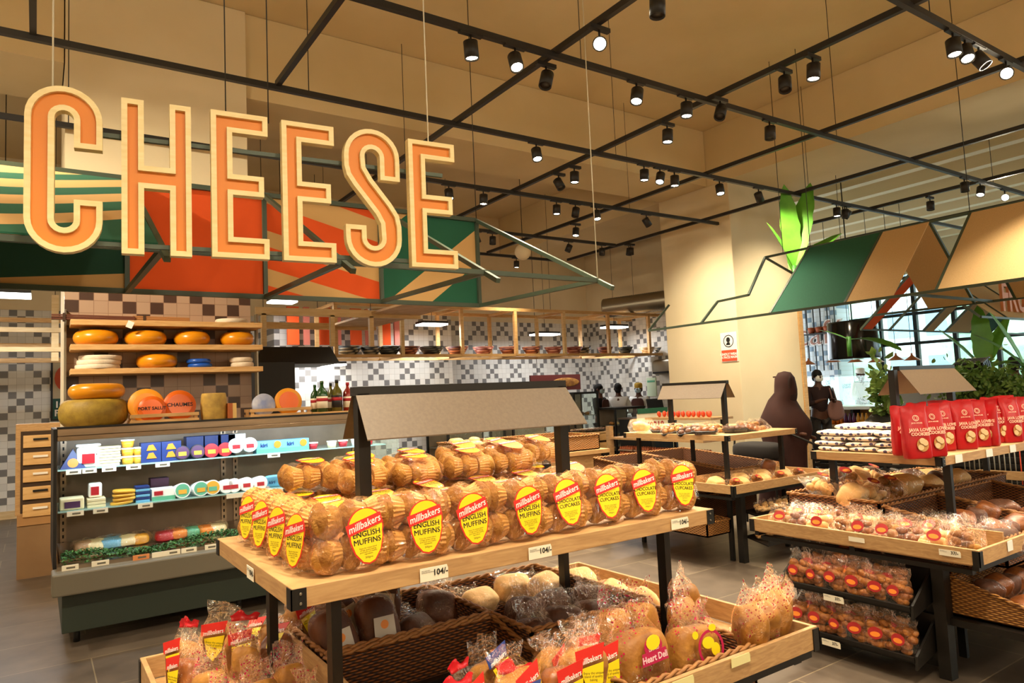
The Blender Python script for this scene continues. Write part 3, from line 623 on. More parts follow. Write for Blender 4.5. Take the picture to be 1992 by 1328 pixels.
for i in range(4):
    x=jx(240)+rnd.uniform(-.01,.01); T=Matrix.Translation((x,6.0,LZ+.012+i*.027))@Matrix.Rotation(R(-6+3*i),4,'Y')
    o=M().sell(.075,.07,.014,e1=.5,e2=.6,T=T).build('cheese_stick_bag',cols['y']); tag(o,f'yellow bag of cheese sticks, {["bottom","second","third","top"][i]} of the pile on the lower shelf','bag','yellow cheese bags')
for i in range(6):
    x=jx(277); rbox(x-.045,x+.05,5.96,6.08,LZ+i*.02,LZ+i*.02+.018,'small_carton',cols['b'] if i%2 else cols['s'],f'small blue carton in the stack right of the yellow bags, {["lowest","second","third","fourth","fifth","topmost"][i]}','carton','stack of small blue cartons')
x=jx(317); t=thing('cheese_carton','white and green carton with red label in the middle of the lower shelf','carton',(x,6,LZ)); M().box(x-.075,x+.085,5.96,6.12,LZ,LZ+.085).build('carton',white,t,bevel=.002); M().box(x-.075,x+.085,5.955,5.96,LZ,LZ+.03).build('green_band',cols['g'],t); M().box(x-.06,x+.0,5.955,5.96,LZ+.04,LZ+.07).build('front_label',cols['r'],t)
rbox(x-.06,x+.07,6.16,6.28,LZ,LZ+.15,'carton',cols['p'],'greyish purple carton standing behind the white and green one','box')
for i,(px,c1,c2) in enumerate(((355,'g','y'),(391,'g','y'),(414,'y','g'),(441,'c','r'),(456,'w','r'),(480,'w','r'),(507,'w','r'))):
    disc(px,5.95-.0*i,LZ,.058 if i<3 else .056,white,cols[c1] if i<3 else white,('round box with yellow and pink label, first of three','round box with yellow and pink label, second of three','round box with yellow label, third of three','leftmost white roll of boxes with red emblem','second white roll of boxes with red emblem','third white roll of boxes with red emblem','last white roll of boxes with red emblem')[i]+' on the lower shelf',depth=.25,c3=cols[c2],grp='round boxes lying in rolls',dy=36)
for i,px in enumerate((532,572)):
    x=jx(px,945)+.02; t=thing('cheese_pouch','light blue pouch lettered kiri lying at the '+('left' if i==0 else 'right')+' of two on the lower shelf','pouch',(x,6.0,LZ),'light blue pouches')
    T=Matrix.Translation((x,6.02,LZ+.05))@Matrix.Rotation(R(25),4,'X'); M().sell(.085,.018,.055,e1=.5,e2=.5,T=T).build('pouch',cols['s'],t); M().text('kiri',.04,T@PL((-.02,-.021,-.01)),bold=.0012).build('printed_name',cols['b'],t)
for c_ in range(2):
    for i in range(3):
        x=jx(632+c_*42,930); rbox(x-.075,x+.08,5.97,6.12,LZ+i*.032,LZ+i*.032+.027,'dip_tray',cols['p'],f'dark red tray with pale film lid, {["bottom","middle","top"][i]} of the {"left" if c_==0 else "right"} stack','tray','dark red trays',.004)
for i in range(3):
    x=jx(702+24*i,920); o=M().sell(.07,.06,.035,e1=.5,e2=.6,C=(x,6.02,LZ+.035),amp=.01,fr=20,seed=i).build('sliced_cheese_bag',cols['c']); tag(o,'pale bag of sliced cheese, '+['left','middle','right'][i]+' of three behind the bread table post','bag','pale bags of cheese')
# price strips along shelf edges
def strip(px0,px1,y,Y,z,lab,m_=paper):
    a=uy(px0,y,Y).x;b=uy(px1,y,Y).x; o=M().box(a,b,Y-.012,Y-.006,z-.035,z).build('price_strip',m_)
    c=M()
    c.box(b-.07,b-.02,Y-.0135,Y-.012,z-.024,z-.012); c.build('printed_mark',grey,o); return tag(o,lab,'price tag','price strips on the chilled case')
for i,(a,b,y) in enumerate(((128,158,915),(160,188,914),(198,226,912),(245,274,908),(302,330,905),(520,544,888))): strip(a,b,y,6.0,TZ-.003,'paper price strip on the upper glass shelf, '+['leftmost','second','third','fourth','fifth','under the left pale blue carton'][i])
for i,(a,b,y) in enumerate(((130,163,986),(181,210,984),(268,297,976),(440,550,960),(628,655,940))): strip(a,b,y,5.92,LZ-.003,'paper price strip on the lower glass shelf, '+['leftmost','second','under the blue carton stack','long one under the white rolls','under the dark red trays'][i])
for i,(a,b,y,m_) in enumerate(((120,153,1079,paper),(178,212,1073,paper),(258,290,1063,mat('strip_orange','d88a50',.6)),(295,350,1057,paper),(352,382,1052,paper),(398,424,1050,paper))): strip(a,b,y,5.60,.556,'paper strip on the lip below the greens, '+['leftmost','second','orange one','long curling one','fifth','nearest the bread table'][i],m_)
# greens: garnish of cut parsley along the front (uncountable)
leaf=mat('parsley','1f4a16',.6,col2='3f7328',scale=30)
m=M(); r_=random.Random(3)
for i in range(5200):
    x=FX0+.03+r_.random()*(FX1-FX0-.1); t_=r_.random(); y=5.66+t_*.20; z=.535+.05*math.sin(math.pi*min(1,t_*1.2))*(.8+.5*math.sin(x*7))+r_.random()*.03
    s=.012; a=r_.random()*6.28; e=Vector((math.cos(a),math.sin(a),r_.uniform(-.3,.9)))*s; f_=Vector((-math.sin(a),math.cos(a),r_.uniform(-.5,.8)))*s; p=Vector((x,y,z))
    m.add([p-e*.7,p+f_*.6,p+e,p-f_*.6],[(0,1,2,3)])
tag(m.build('parsley_garnish',leaf),'strip of green parsley garnish along the front lip of the chilled case','garnish',kind='stuff')
M().box(FX0+.02,FX1-.03,5.78,6.56,.5,.56).build('lower_deck',steel,fr)
for i,(px,y,c,w_,lab) in enumerate(((185,1040,'c',.09,'cream cheese pack with blue wrap on the deck, leftmost'),(215,1030,'s',.10,'blue and white wrapped cheese pack behind the greens'),(248,1035,'c',.07,'pale cheese pack in clear wrap with dark tab'),(272,1022,'y',.06,'yellowish wrapped cheese wedge'),(320,1018,'r',.07,'pinkish sliced meat pack'),(345,1012,'o',.07,'orange cold cut pack'),(372,1005,'g',.06,'green labelled herb pack on top'),(400,1012,'o',.07,'orange wrapped pack near the bread table'),(420,998,'c',.06,'pale bagged pack at the bread table corner'),(160,1045,'t',.06,'tan pack at the far left of the deck'))):
    x=uy(px,y,6.05).x; t=thing('wrapped_pack',lab,'pack',(x,6.05,.56)); M().sell(w_,.09,.035,e1=.6,e2=.6,C=(x,6.03,.597),amp=.015,fr=12,seed=i).build('contents',cols[c],t); M().sell(w_*1.15,.105,.043,e1=.7,e2=.7,C=(x,6.03,.603),amp=.03,fr=18,seed=i+5).build('wrap',film,t)
# ================================================================ on top of the case
CZ=1.463
wheel('hard_cheese','huge ochre hard cheese wheel with dotted rind stamp on top of the case','cheese',gx(183,800,6.2),6.2,1.452,.232,.20,parm,.62,n=48)
p=uy(183,800,5.968)
wheel('whole_cheese','yellow waxed wheel lying on the huge ochre one','cheese',gx(186,760,6.2)+.01,6.22,1.654,.19,.115,gouda,.9)
def crate(px0,px1,lab):
    a=uy(px0,800,5.95).x; b=uy(px1,800,5.95).x; t=thing('slatted_crate',lab,'crate',((a+b)/2,6.05,1.452))
    for z in (1.452,1.497): 
        for y in (5.95,6.15): M().box(a,b,y-.006,y+.006,z,z+.026).build('slat',pine,t,bevel=.002)
    for x in (a+.02,b-.02):
        for y in (5.963,6.137): M().box(x-.012,x+.012,y-.006,y+.006,1.452,1.52).build('corner_block',pine,t)
    M().box(a,b,5.957,6.143,1.454,1.462).build('floor_board',pine,t)
    return a,b
crate(253,387,'low slatted pine crate holding upright orange cheeses on the case, left one'); crate(487,606,'low slatted pine crate holding a blue and an orange cheese, right one'); 
def upright(px,py,Y,r,m1,lab,m2=None,txt=None):
    p=uy(px,py,Y); t=thing('round_cheese',lab,'cheese',(p.x,Y,1.463)); T=Matrix.Translation((p.x,Y,1.463+r))@Matrix.Rotation(R(90-10),4,'X')
    M().lathe([(r*.93,-.05),(r,-.035),(r,-.01),(r*.94,0),(.001,.002)],T=T,n=32).build('rind',m1,t)
    if m2: M().lathe([(r*.72,.0015),(r*.71,.005)],T=T,n=28).build('paper_label',m2,t)
    if txt: M().text(txt,r*.34,T@Matrix.Translation((0,-r*.1,.0065)),bold=.001).build('printed_name',tblack,t)
orl=mat('label_orange','f0702a',.4); orl2=mat('label_amber','f2a02a',.4)
upright(285,785,6.09,.13,orl2,'large amber round cheese at the back of the left crate',orl2)
upright(296,795,6.02,.10,orangew,'smaller deep orange cheese with white lettering in front of the amber one',orl,'PORT SALUT')
upright(350,793,6.05,.12,orangew,'glossy orange round cheese lettered in dark capitals, right in the left crate',orangew,'CHAUMES')
upright(514,783,6.05,.095,mat('wrap_bluegrey','7f8fc0',.4,col2='c9cbd8',scale=12),'blue and white patterned round cheese in the right crate')
upright(562,780,6.05,.115,orl2,'amber round cheese with orange label in the right crate',orl)
wheel('drum_cheese','tall mottled yellow drum cheese standing between the two crates','cheese',gx(416,790,6.1),6.1,1.452,.10,.215,mat('mottled_rind','b08f45',.7,col2='d0ab50',scale=18,bump=.3),.12)
x=gx(450,795,6.05); o=M().box(x-.035,x+.0,6.0,6.08,1.452,1.58).box(x,x+.03,6.0,6.08,1.452,1.58,1).build('cheese_wedge',[mat('wedge_rust','b5602a',.6),mat('wedge_cream','e3bd74',.6)],bevel=.002); tag(o,'small upright wedge with rust and cream sides beside the drum cheese','cheese')
a=gx(607,800,5.95); tag(M().box(a,a+.42,5.95,6.15,1.452,1.472).build('serving_board',pine,bevel=.003),'low pine board carrying oil bottles at the right of the case top','board')
gg=mat('bottle_green','1c4a1e',.12,spec=.8); go=mat('bottle_oil','5a5416',.12,spec=.8); rs=mat('sauce_red','8e1a10',.15,spec=.8)
def bottle(px,Y,r,h,m1,mc,lab,sq=1,lm=paper):
    x=gx(px,790,Y); r*=1.25; t=thing('bottle',lab,'bottle',(x,Y,1.472)); c=(x,Y,1.472)
    M().lathe([(r,0),(r,h*.55),(r*.9,h*.66),(r*.35,h*.8),(r*.3,h*.92)],c=c,n=20).build('glass_body',m1,t); M().lathe([(r*.36,h*.9),(r*.36,h)],c=c,n=14).build('cap',mc,t)
    M().lathe([(r*1.02,h*.12),(r*1.02,h*.5)],c=c,n=20).build('paper_label',lm,t); M().lathe([(r*1.03,h*.34),(r*1.03,h*.44)],c=c,n=20).build('label_band',cols['r'],t)
bottle(613,6.1,.03,.24,gg,gg,'green oil bottle, back left of the group on the pine board')
bottle(627,6.02,.038,.27,gg,gg,'large green oil bottle with cream label in front')
bottle(644,6.1,.028,.25,go,black,'slim dark oil bottle with black cap behind')
bottle(656,6.02,.036,.275,go,black,'square-shouldered olive oil bottle with dark label',lm=cols['k'])
bottle(677,6.02,.034,.25,rs,cols['r'],'red sauce bottle with small label at the right of the group')
# ================================================================ left background
cab=thing('drawer_cabinet','tall narrow pine cabinet with a column of drawers left of the chilled case','cabinet',(.2,8.4,0))
M().box(-.16,.62,8.33,8.8,.6,1.47).build('body',oaky,cab)
M().box(-.12,.6,8.322,8.33,.62,1.40).build('drawer_gap_shade',mat('gap_shade_dark','3b2817',.8),cab)  # dark sheet behind the drawers; its colour stands in for gap shade
for i in range(5):
    z=1.38-i*.165; d=M().box(-.10,.58,8.305,8.33,z-.14,z-.02).build('drawer',pine,cab,bevel=.004); M().box(-.02,.10,8.29,8.305,z-.07,z-.05).build('drawer_pull',white if i in(1,2,4) else black,d)
c=thing('cardboard_box','plain brown cardboard box standing on the floor under the drawer cabinet','box',(.2,8.3,0)); 
M().box(-.145,.62,8.33,8.8,0,.59).build('carton',mat('cardboard','8d6c49',.8,col2='836240',scale=3),c); M().box(-.145,.62,8.32,8.33,.5,.598).build('flap',mat('cardboard_light','a87c4c',.8),c)
struct('baseboard_back',M().box(-5,3.3,YB-.03,YB-.001,0,.12),pale)
po=thing('fresh_poster','framed poster with a red fish shape and white lettering on green, left wall','poster',(.31,YB-.02,1.5))
M().box(.19,.62,YB-.03,YB-.005,1.45,2.45).build('frame',black,po); M().box(.22,.59,YB-.034,YB-.03,1.80,2.42).build('picture',mat('poster_beige','b9a98a',.7),po); M().box(.22,.59,YB-.034,YB-.03,1.48,1.8).build('banner',mat('poster_green','16493c',.6),po)
M().text('100%\nFRESH',.14,PL((.24,YB-.036,1.66)),align='LEFT',bold=.004).build('lettering',white,po)
M().poly(arc(.42,2.12,.18,.22,30,330,14)+arc(.45,2.12,.10,.14,330,30,10),0,.004,PL((0,YB-.035,0)) if 0 else Matrix.Translation((0,YB-.035,0))@Matrix.Rotation(R(90),4,'X')).build('printed_fish',mat('poster_red','c8502c',.6),po)
# ================================================================ kitchen timber frame with baskets
FY0,FY1=10.8,11.7
kf=thing('hanging_timber_shelf','long pine hanging frame with a basket shelf above the bakery counter','frame',(7.5,11.2,2.28))
xs=[3.95+i*1.16 for i in range(7)]
for y in (FY0,FY1):
    for z,hh in ((3.13,.06),(2.28,.05)): M().box(xs[0],11.28,y-.025,y+.025,z-hh/2,z+hh/2).build('rail',pine,kf)
    for i,x in enumerate(xs): M().box(x-.03,x+.03,y-.03,y+.03,2.0 if 0 else 2.28,3.13).build('post',pale if i%3==1 else pine,kf)
for x in xs:
    for za,zb_ in ((3.1,3.15),(2.255,2.30)): M().box(x-.025,x+.025,FY0,FY1,za,zb_).build('cross_piece',pine,kf)
for x in xs[::2]: M().tube([(x,11.2,3.15),(x,11.2,ZC)],.004,5).build('hanging_wire',track,kf)
M().box(xs[0],11.28,FY0+.05,FY0+.45,2.29,2.305).build('shelf_board',pine,kf)
lf=thing('timber_rails','pine rail frame hanging before the tiled wall at the far left','frame',(-1,10.9,2.25))
for z,m_ in ((2.82,pine),(2.64,pale),(2.48,pine),(2.39,pale),(2.28,pine)): M().box(-3,.3,10.78+(.5 if m_==pine else 0),10.83+(.5 if m_==pine else 0),z-.03,z+.03).build('rail',m_,lf)
M().box(.16,.24,10.8,10.86,2.24,3.1).build('post',pale,lf)
M().tube([(.2,10.83,3.1),(.2,10.83,ZC)],.004,5).build('hanging_wire',track,lf)
# underside of the near shelf arm running away from the camera
sa=thing('pine_hanging_shelf','broad pine shelf seen from below, stepping away behind the green and beige panel','shelf',(4.2,9.5,2.75))
for (y0,y1) in ((7.6,9.15),(9.2,10.75)): M().box(3.86,4.6,y0,y1,2.75,2.78).build('shelf_board',pine,sa)
for y in (7.6,9.15,10.78): M().box(2.3,4.62,y-.03,y+.03,2.70,2.80).build('cross_beam',pale if y==9.15 else pine,sa)
for x in (2.4,3.3,3.86): M().box(x-.03,x+.03,9.12,9.18,2.3,2.72).build('post',pale,sa)
for x in (2.4,3.86): M().tube([(x,9.15,2.8),(x,9.15,ZC)],.004,5).build('hanging_wire',track,sa)
bigl=thing('orange_letter_boards','row of orange and pink upright letter boards cut off by the awning','sign',(4.5,11.9,2.8))
for i in range(8): M().box(3.5+i*.28,3.5+i*.28+(.1 if i%2 else .2),11.85,11.9,2.55,3.2).build('letter_board',fabo if i%2==0 else mat('pink_board','c9705e',.6),bigl)
bk=[wave_mat('basket_grey','2c2f30','b9a98c',25),wave_mat('basket_rust','5c2416','b8714c',25),wave_mat('basket_pink','7c3428','c98a72',25),wave_mat('basket_dark','15191c','6b6c62',30),wave_mat('basket_cream','a8804c','e8d2a8',25)]
bl=['black and cream striped','rust zigzag','pinkish brown','dark grey','cream and brown']
oc={}
for i,(px,k,s) in enumerate(((679,0,1.15),(722,0,1),(757,3,1.15),(795,1,1.1),(840,3,1.2),(890,1,1.1),(941,2,1.05),(990,1,1.0),(1035,1,1.0),(1078,2,1.0),(1117,2,1.0),(1142,0,.95),(1178,1,.9),(1217,3,.9),(1260,4,.9),(1287,0,.9))):
    p=uy(px,700,11.0); r=.19*s; nb=['just right of the dark hood','second from the left','third from the left','fourth from the left','fifth from the left','left of the hanging lamp post','above the left of the bread table hood','above the middle of the hood','above the hood, right of middle','above the right end of the hood','left one of an overlapping pair','right one of an overlapping pair','left of the far lamp','under the far lamp','next to last at the right','last before the pillar'][i]
    o=M().lathe([(r*.5,0),(r*.62,.02),(r,.14),(r*.96,.14),(r*.55,.03)],n=24).build('woven_bowl',bk[k]); o.location=(p.x,11.0+(.12 if i==11 else 0),2.306); tag(o,f'{bl[k]} woven bowl on the timber shelf, {nb}','bowl','woven bowls on the timber shelf')
for i,(px,py) in enumerate(((735,608),(775,598))):
    p=uz(px,py,2.8); o=M().lathe([(.1,0),(.12,.02),(.22,.1),(.21,.1),(.1,.03)],n=24).build('woven_bowl',bk[4]); o.location=(4.2,(10.2,9.5)[i],2.781); tag(o,('cream and pink bowl on the near pine shelf, left','cream bowl on the near pine shelf under the awning, right')[i],'bowl','bowls on the near pine shelf')
# long LED lamps
ledm=mat('led_face',(1,.98,.94),.4,emit=5)
for i,(px,py,Y,wd,e,lab) in enumerate(((840,633,11.2,.5,28,'above the left of the bread table hood'),(1060,652,12.0,.6,28,'farthest, in the middle'),(1195,638,11.3,.55,16,'nearest the pillar'),(8,577,9.6,.5,40,'at the left edge of the picture'),(549,589,11.2,.4,22,'half hidden below the orange cloth'),(620,712,12.0,.9,5,'seen in the dark hood gap'))):
    p=uy(px,py,Y); t=thing('linear_led_lamp','bright white oblong hanging lamp '+lab,'lamp',(p.x,Y,p.z),'white kitchen lamps')
    M().box(p.x-wd/2,p.x+wd/2,Y-.15,Y+.15,p.z+.03,p.z+.07).build('housing',black,t); M().box(p.x-wd/2,p.x+wd/2,Y-.15,Y+.15,p.z,p.z+.029).build('diffuser',ledm,t)
    M().tube([(p.x,Y,p.z+.07),(p.x,Y,ZC)],.005,4).build('cord',track,t)
    l=bpy.data.lights.new('lamp_light','AREA'); l.shape='RECTANGLE'; l.size=wd; l.size_y=.3; l.energy=e*.5; l.color=LED
    lo=bpy.data.objects.new('lamp_light',l); COL.objects.link(lo); lo.parent=t; lo.location=(0,0,-.01)
# black rotisserie hood behind the bottles
hd=thing('black_oven_hood','tall black oven cabinet with a flared hood behind the cheese case','oven',(2.4,8.7,0))
M().box(2.1,2.56,8.4,9.3,0,2.05).build('cabinet',black,hd); a=M(); T=Matrix.Identity(4)
a.add([(2.1,8.4,2.03),(3.12,8.4,2.03),(3.12,9.3,2.03),(2.1,9.3,2.03),(2.2,8.5,2.24),(3.04,8.5,2.24),(3.04,9.2,2.24),(2.2,9.2,2.24)],[(3,2,1,0),(4,5,6,7),(0,1,5,4),(1,2,6,5),(2,3,7,6),(3,0,4,7)]); a.build('hood',black,hd)
# ================================================================ bread tables
def tiered(name,lab,top,tray,zt=1.107,zb=.708,legs=(),end_x=True):
    x0,x1,y0,y1=top; a0,a1,b0,b1=tray
    t=thing(name,lab,'table',((x0+x1)/2,(y0+y1)/2,0))
    tb=M().box(x0,x1,y0,y1,zt-.05,zt).build('top_board',oak,t,bevel=.002)
    for x in (x0,x1):
        for y in (y0,y1):
            sx=1 if x==x0 else -1; sy=1 if y==y0 else -1
            m=M().box(min(x-sx*.003,x+sx*.035),max(x-sx*.003,x+sx*.035),min(y-sy*.003,y),max(y-sy*.003,y),zt-.052,zt-.002).box(min(x-sx*.003,x),max(x-sx*.003,x),min(y-sy*.003,y+sy*.035),max(y-sy*.003,y+sy*.035),zt-.052,zt-.002)
            for zz in (zt-.015,zt-.038):
                m.lathe([(.004,0),(.003,.0025)],T=Matrix.Translation((x+sx*.02,y-sy*.003,zz))@Matrix.Rotation(R(90*sy),4,'X'),n=8,mi=1)
            m.build('corner_bracket',[black,zinc],tb)
    for (x,y) in legs: M().box(x-.014,x+.014,y-.02,y+.02,0,zt-.05).build('leg',black,t)
    # tray rim below
    for b in ((a0,a1,b0,b0+.016),(a0,a1,b1-.016,b1),(a0,a0+.016,b0+.017,b1-.017),(a1-.016,a1,b0+.017,b1-.017)):
        M().box(b[0],b[1],b[2],b[3],zb-.075,zb).build('tray_board',oaky,t,bevel=.002)
    for x in (a0,a1):
        for y in (b0,b1):
            sx=1 if x==a0 else -1; sy=1 if y==b0 else -1
            M().box(min(x-sx*.004,x+sx*.03),max(x-sx*.004,x+sx*.03),min(y-sy*.004,y),max(y-sy*.004,y),zb-.08,zb-.006).box(min(x-sx*.004,x),max(x-sx*.004,x),min(y-sy*.004,y+sy*.03),max(y-sy*.004,y+sy*.03),zb-.08,zb-.006).build('tray_bracket',black,t)
    for y in (b0+.03,(b0+b1)/2,b1-.03): M().box(a0+.02,a1-.02,y-.015,y+.015,zb-.105,zb-.077).build('under_rail',black,t)
    for x in (a0+.05,a1-.05): M().box(x-.02,x+.02,b0+.05,b1-.05,zb-.13,zb-.106).build('under_rail',black,t)
    return t
def hood_roof(t,axis,c,l0,l1,zr=1.593,ze=1.427,hw=.105,zt=1.107,posts=()):
    """small gable hood; ridge along axis at cross coordinate c from l0 to l1"""
    def P(l,q,z): return (l,c+q,z) if axis=='x' else (c+q,l,z)
    for s in (-1,1):
        m=M(); a=[P(l0,s*.012,zr-.015),P(l1,s*.012,zr-.015),P(l1+(.03 if axis=='x' else 0),s*hw,ze),P(l0-.0,s*hw,ze)]
        nrm=Vector((0,0,.004)); m.add([Vector(p) for p in a]+[Vector(p)+nrm for p in a],[(0,1,2,3),(7,6,5,4),(0,4,5,1),(1,5,6,2),(2,6,7,3),(3,7,4,0)]); m.build('hood_panel',hood,t)
    v=[P(l0-.004,-.02,zr-.022),P(l1+.004,.02,zr+.003)]
    M().box(min(v[0][0],v[1][0]),max(v[0][0],v[1][0]),min(v[0][1],v[1][1]),max(v[0][1],v[1][1]),zr-.026,zr+.003).build('ridge_cap',black,t)
    for l in posts:
        p=P(l,0,0); M().box(p[0]-.02,p[0]+.02,p[1]-.02,p[1]+.02,zt,zr-.02).build('hood_post',black,t)
# front table
T1=tiered('bread_table','nearest two-tier bread table with long grey-brown gable hood and oak boards',(.512,2.03,1.741,2.583),(.30,2.24,1.497,2.79),legs=((.66,1.87),(.66,2.47),(1.90,1.87),(1.90,2.47)))
hood_roof(T1,'x',2.16,.845,1.695,posts=(.87,1.68))
# divider, tray floor
M().box(.735,.75,1.52,2.77,.60,.745).box(.316,.735,1.52,2.77,.625,.633).build('end_tray_partition',oaky,T1)
M().box(1.955,1.97,1.52,2.77,.60,.70).box(1.97,2.22,1.52,2.77,.625,.633).build('end_tray_partition',oaky,T1)
def basket(lab,x0,x1,y0,y1,z0,z1,m_=wick,slope=0,grp=None,rim=True):
    """open wicker basket; slope lowers the front (y0) edge"""
    t=thing('wicker_basket',lab,'basket',((x0+x1)/2,(y0+y1)/2,z0),grp); th=.012
    def wall(p,q,za,zb_):
        p=Vector(p);q=Vector(q);d=(q-p).normalized();n=Vector((-d.y,d.x,0))*th
        b=[p,q,q+n,p+n]; vs=[Vector((v.x,v.y,z0)) for v in b]+[Vector((b[0].x,b[0].y,za)),Vector((b[1].x,b[1].y,zb_)),Vector((b[2].x,b[2].y,zb_)),Vector((b[3].x,b[3].y,za))]
        return vs,[(3,2,1,0),(4,5,6,7),(0,1,5,4),(1,2,6,5),(2,3,7,6),(3,0,4,7)]
    zf=z1-slope; m=M(); m.add(*wall((x0,y0,0),(x1,y0,0),zf,zf)); m.add(*wall((x1,y1,0),(x0,y1,0),z1,z1)); m.add(*wall((x1,y0,0),(x1,y1,0),zf,z1)); m.add(*wall((x0,y1,0),(x0,y0,0),z1,zf)); m.box(x0,x1,y0,y1,z0,z0+.01)
    m.build('woven_body',m_,t)
    c=[Vector((x0,y0,zf)),Vector((x1,y0,zf)),Vector((x1,y1,z1)),Vector((x0,y1,z1))]; m=M()
    for i in range(4):
        a=c[i];b=c[(i+1)%4];n=max(6,int((b-a).length/.02)); 
        for ph in (0,math.pi):
            m.tube([a.lerp(b,k/n)+Vector((0,0,.007+.006*math.sin(k*1.3+ph)))+(b-a).cross(Vector((0,0,1))).normalized()*.006*math.cos(k*1.3+ph) for k in range(n+1)],.006,6)
    m.build('braided_rim',wickl if m_ is wickl else mat('rim_cane','8a5a2c',.6,col2='a8743c',scale=40),t)
    return t
basket('dark wicker basket at the back left under the front table, behind bare wicker wall',.765,1.385,2.27,2.755,.50,.745)
basket('dark empty-fronted wicker basket along the front left under the front table',.765,1.385,1.53,2.25,.50,.74,slope=.16)
basket('wicker basket with twisted rim at the front of the lower tray holding tall loaves',1.40,1.945,1.53,2.0,.50,.72,slope=.02)
basket('dark wicker basket holding brown-wrapped loaves behind the tall loaves',1.40,1.945,2.02,2.755,.50,.74)
# price tickets
def ticket(o,xd,w,h,txt,lab,m_=paper,sz=.022):
    T=PL(o,xd); t=M().poly([(0,0),(w,0),(w,h*.75),(w*.96,h),(0,h)],0,.0012,T).build('price_ticket',m_); tag(t,lab,'price tag','price tickets on the bread tables')
    if not txt: return
    M().text(txt,sz,T@Matrix.Translation((w*.72,h*.38,.002)),bold=.0006).text('MILLBAKERS\nENGLISH MUFFINS',h*.13,T@Matrix.Translation((w*.05,h*.74,.002)),align='LEFT').build('printed_price',tblack,t)
ticket((uy(817,1126,1.738).x,1.7375,1.06),(1,0,0),.085,.036,'104/-','price ticket 104/- on the front oak edge, left of centre')
ticket((uy(1029,1100,1.738).x,1.7375,1.06),(1,0,0),.085,.036,'104/-','price ticket 104/- in the middle of the front oak edge')
ticket((uy(1306,1027,1.738).x,1.7375,1.062),(1,0,0),.085,.036,'104/-','price ticket 104/- near the right corner of the front oak edge')
ticket((.5085,2.16,1.058),(0,-1,0),.075,.036,'104/-','price ticket 104/- on the left short edge of the front table')
ticket((1.52,1.4935,.675),(1,0,0),.09,.03,'','pale note on the front tray edge, left of two',pyellow)
ticket((1.78,1.4935,.68),(1,0,0),.09,.028,'','curling yellow note on the front tray edge, right of two',pyellow)
# ---------------------------------------------------------------- muffin packs
def muffin_mesh(m,c,ax,seed=0,s=1):
    """muffin lying with its dome towards +-x"""
    T=Matrix.Translation(c)@Matrix.Rotation(R(90)*ax,4,'Y')@Matrix.Diagonal((s,s,s,1))
    m.lathe([(.030,-.036),(.0445,.004)],T=T,n=44,mi=1,rip=.07)
    b=len(m.v); m.sell(.046,.046,.027,C=(0,0,0),nu=18,nv=10,amp=.006,fr=30,seed=seed,T=T@Matrix.Translation((0,0,.006)),mi=0)
LBL={}
def make_pack(title,seed):
    t=thing('muffin_pack','pack','muffin pack',(0,0,0))
    r_=random.Random(seed)
    for lv in (0,1):
        for k in range(3):
            ax=-1 if k<2 else 1; x=(-.070,-.005,.070)[k]+r_.uniform(-.005,.005)
            m=M(); muffin_mesh(m,(x,r_.uniform(-.006,.006),.046+lv*.086+r_.uniform(-.003,.003)),ax,seed*7+lv*3+k); m.build('muffin',[muff,cup],t)
    M().bag([(0,.07,.03,.7),(.006,.094,.045,.6),(.05,.104,.050,.6),(.09,.100,.047,.6),(.13,.104,.050,.6),(.168,.092,.043,.6),(.178,.06,.02,.8)],n=56,amp=.011,fr=28,seed=seed,sub=3).build('clear_wrap',film,t)
    f=M()
    for sgn in (1,): f.add([(sgn*.10,-.02,.05),(sgn*.10,.02,.12),(sgn*.125,.015,.13),(sgn*.122,-.02,.04),(sgn*.112,.0,.09)],[(0,4,3),(0,1,4),(1,2,4),(2,3,4)])
    f.build('wrap_fold',film,t)
    T=Matrix.Translation((.012,-.0605,.096))@Matrix.Rotation(R(-3),4,'Y')@PL((0,0,0))
    oval=arc(0,.010,.046,.046,-20,200,16)+[(-.043,-.02),(-.034,-.05),(-.016,-.073),(0,-.078),(.016,-.073),(.034,-.05),(.043,-.02)]
    lb=M().poly([(x*1.08,y*1.05) for x,y in oval],0,.001,T).build('label_border',red,t)
    M().poly(oval,.0012,.0018,T).build('label_face',yel,lb)
    T2=T@Matrix.Rotation(R(12),4,'Z')
    M().poly([(-.050,.004),(.050,.004),(.051,.032),(-.049,.032)],.002,.0028,T2).build('label_banner',red,lb)
    M().text('millbakers',.025,T2@Matrix.Translation((0,.0105,.0032)),bold=.0003,shear=.25,sx=.9).build('printed_brand',white,lb)
    m=M().text(title.replace(' ','\n'),.0195 if 'MUFF' in title else .0155,T@Matrix.Translation((0,-.012,.002)),bold=0)
    for q in (.0004,-.0004): m.text(title.replace(' ','\n'),.0195 if 'MUFF' in title else .0155,T@Matrix.Translation((q,-.012+q*.6,.002)))
    m.text('Enjoy the unique blend\nof high quality baking,\ngood taste and healthy\ningredients',.0052,T@Matrix.Translation((0,-.042,.002))).text('300gms',.007,T@Matrix.Translation((0,-.066,.002)))
    m.text('Brings more delight to your home',.0045,T2@Matrix.Translation((0,-.001,.002)))
    m.build('printed_text',tblack,lb)
    return Proto(t)
PE=[make_pack('ENGLISH MUFFINS',s) for s in (1,2,3)]; PC=[make_pack('CHOCOLATE CUPCAKES',s) for s in (4,5)]
nth=['first','second','third','fourth','fifth','sixth','seventh','eighth','ninth','tenth','eleventh','twelfth','thirteenth','fourteenth']
zt=1.107
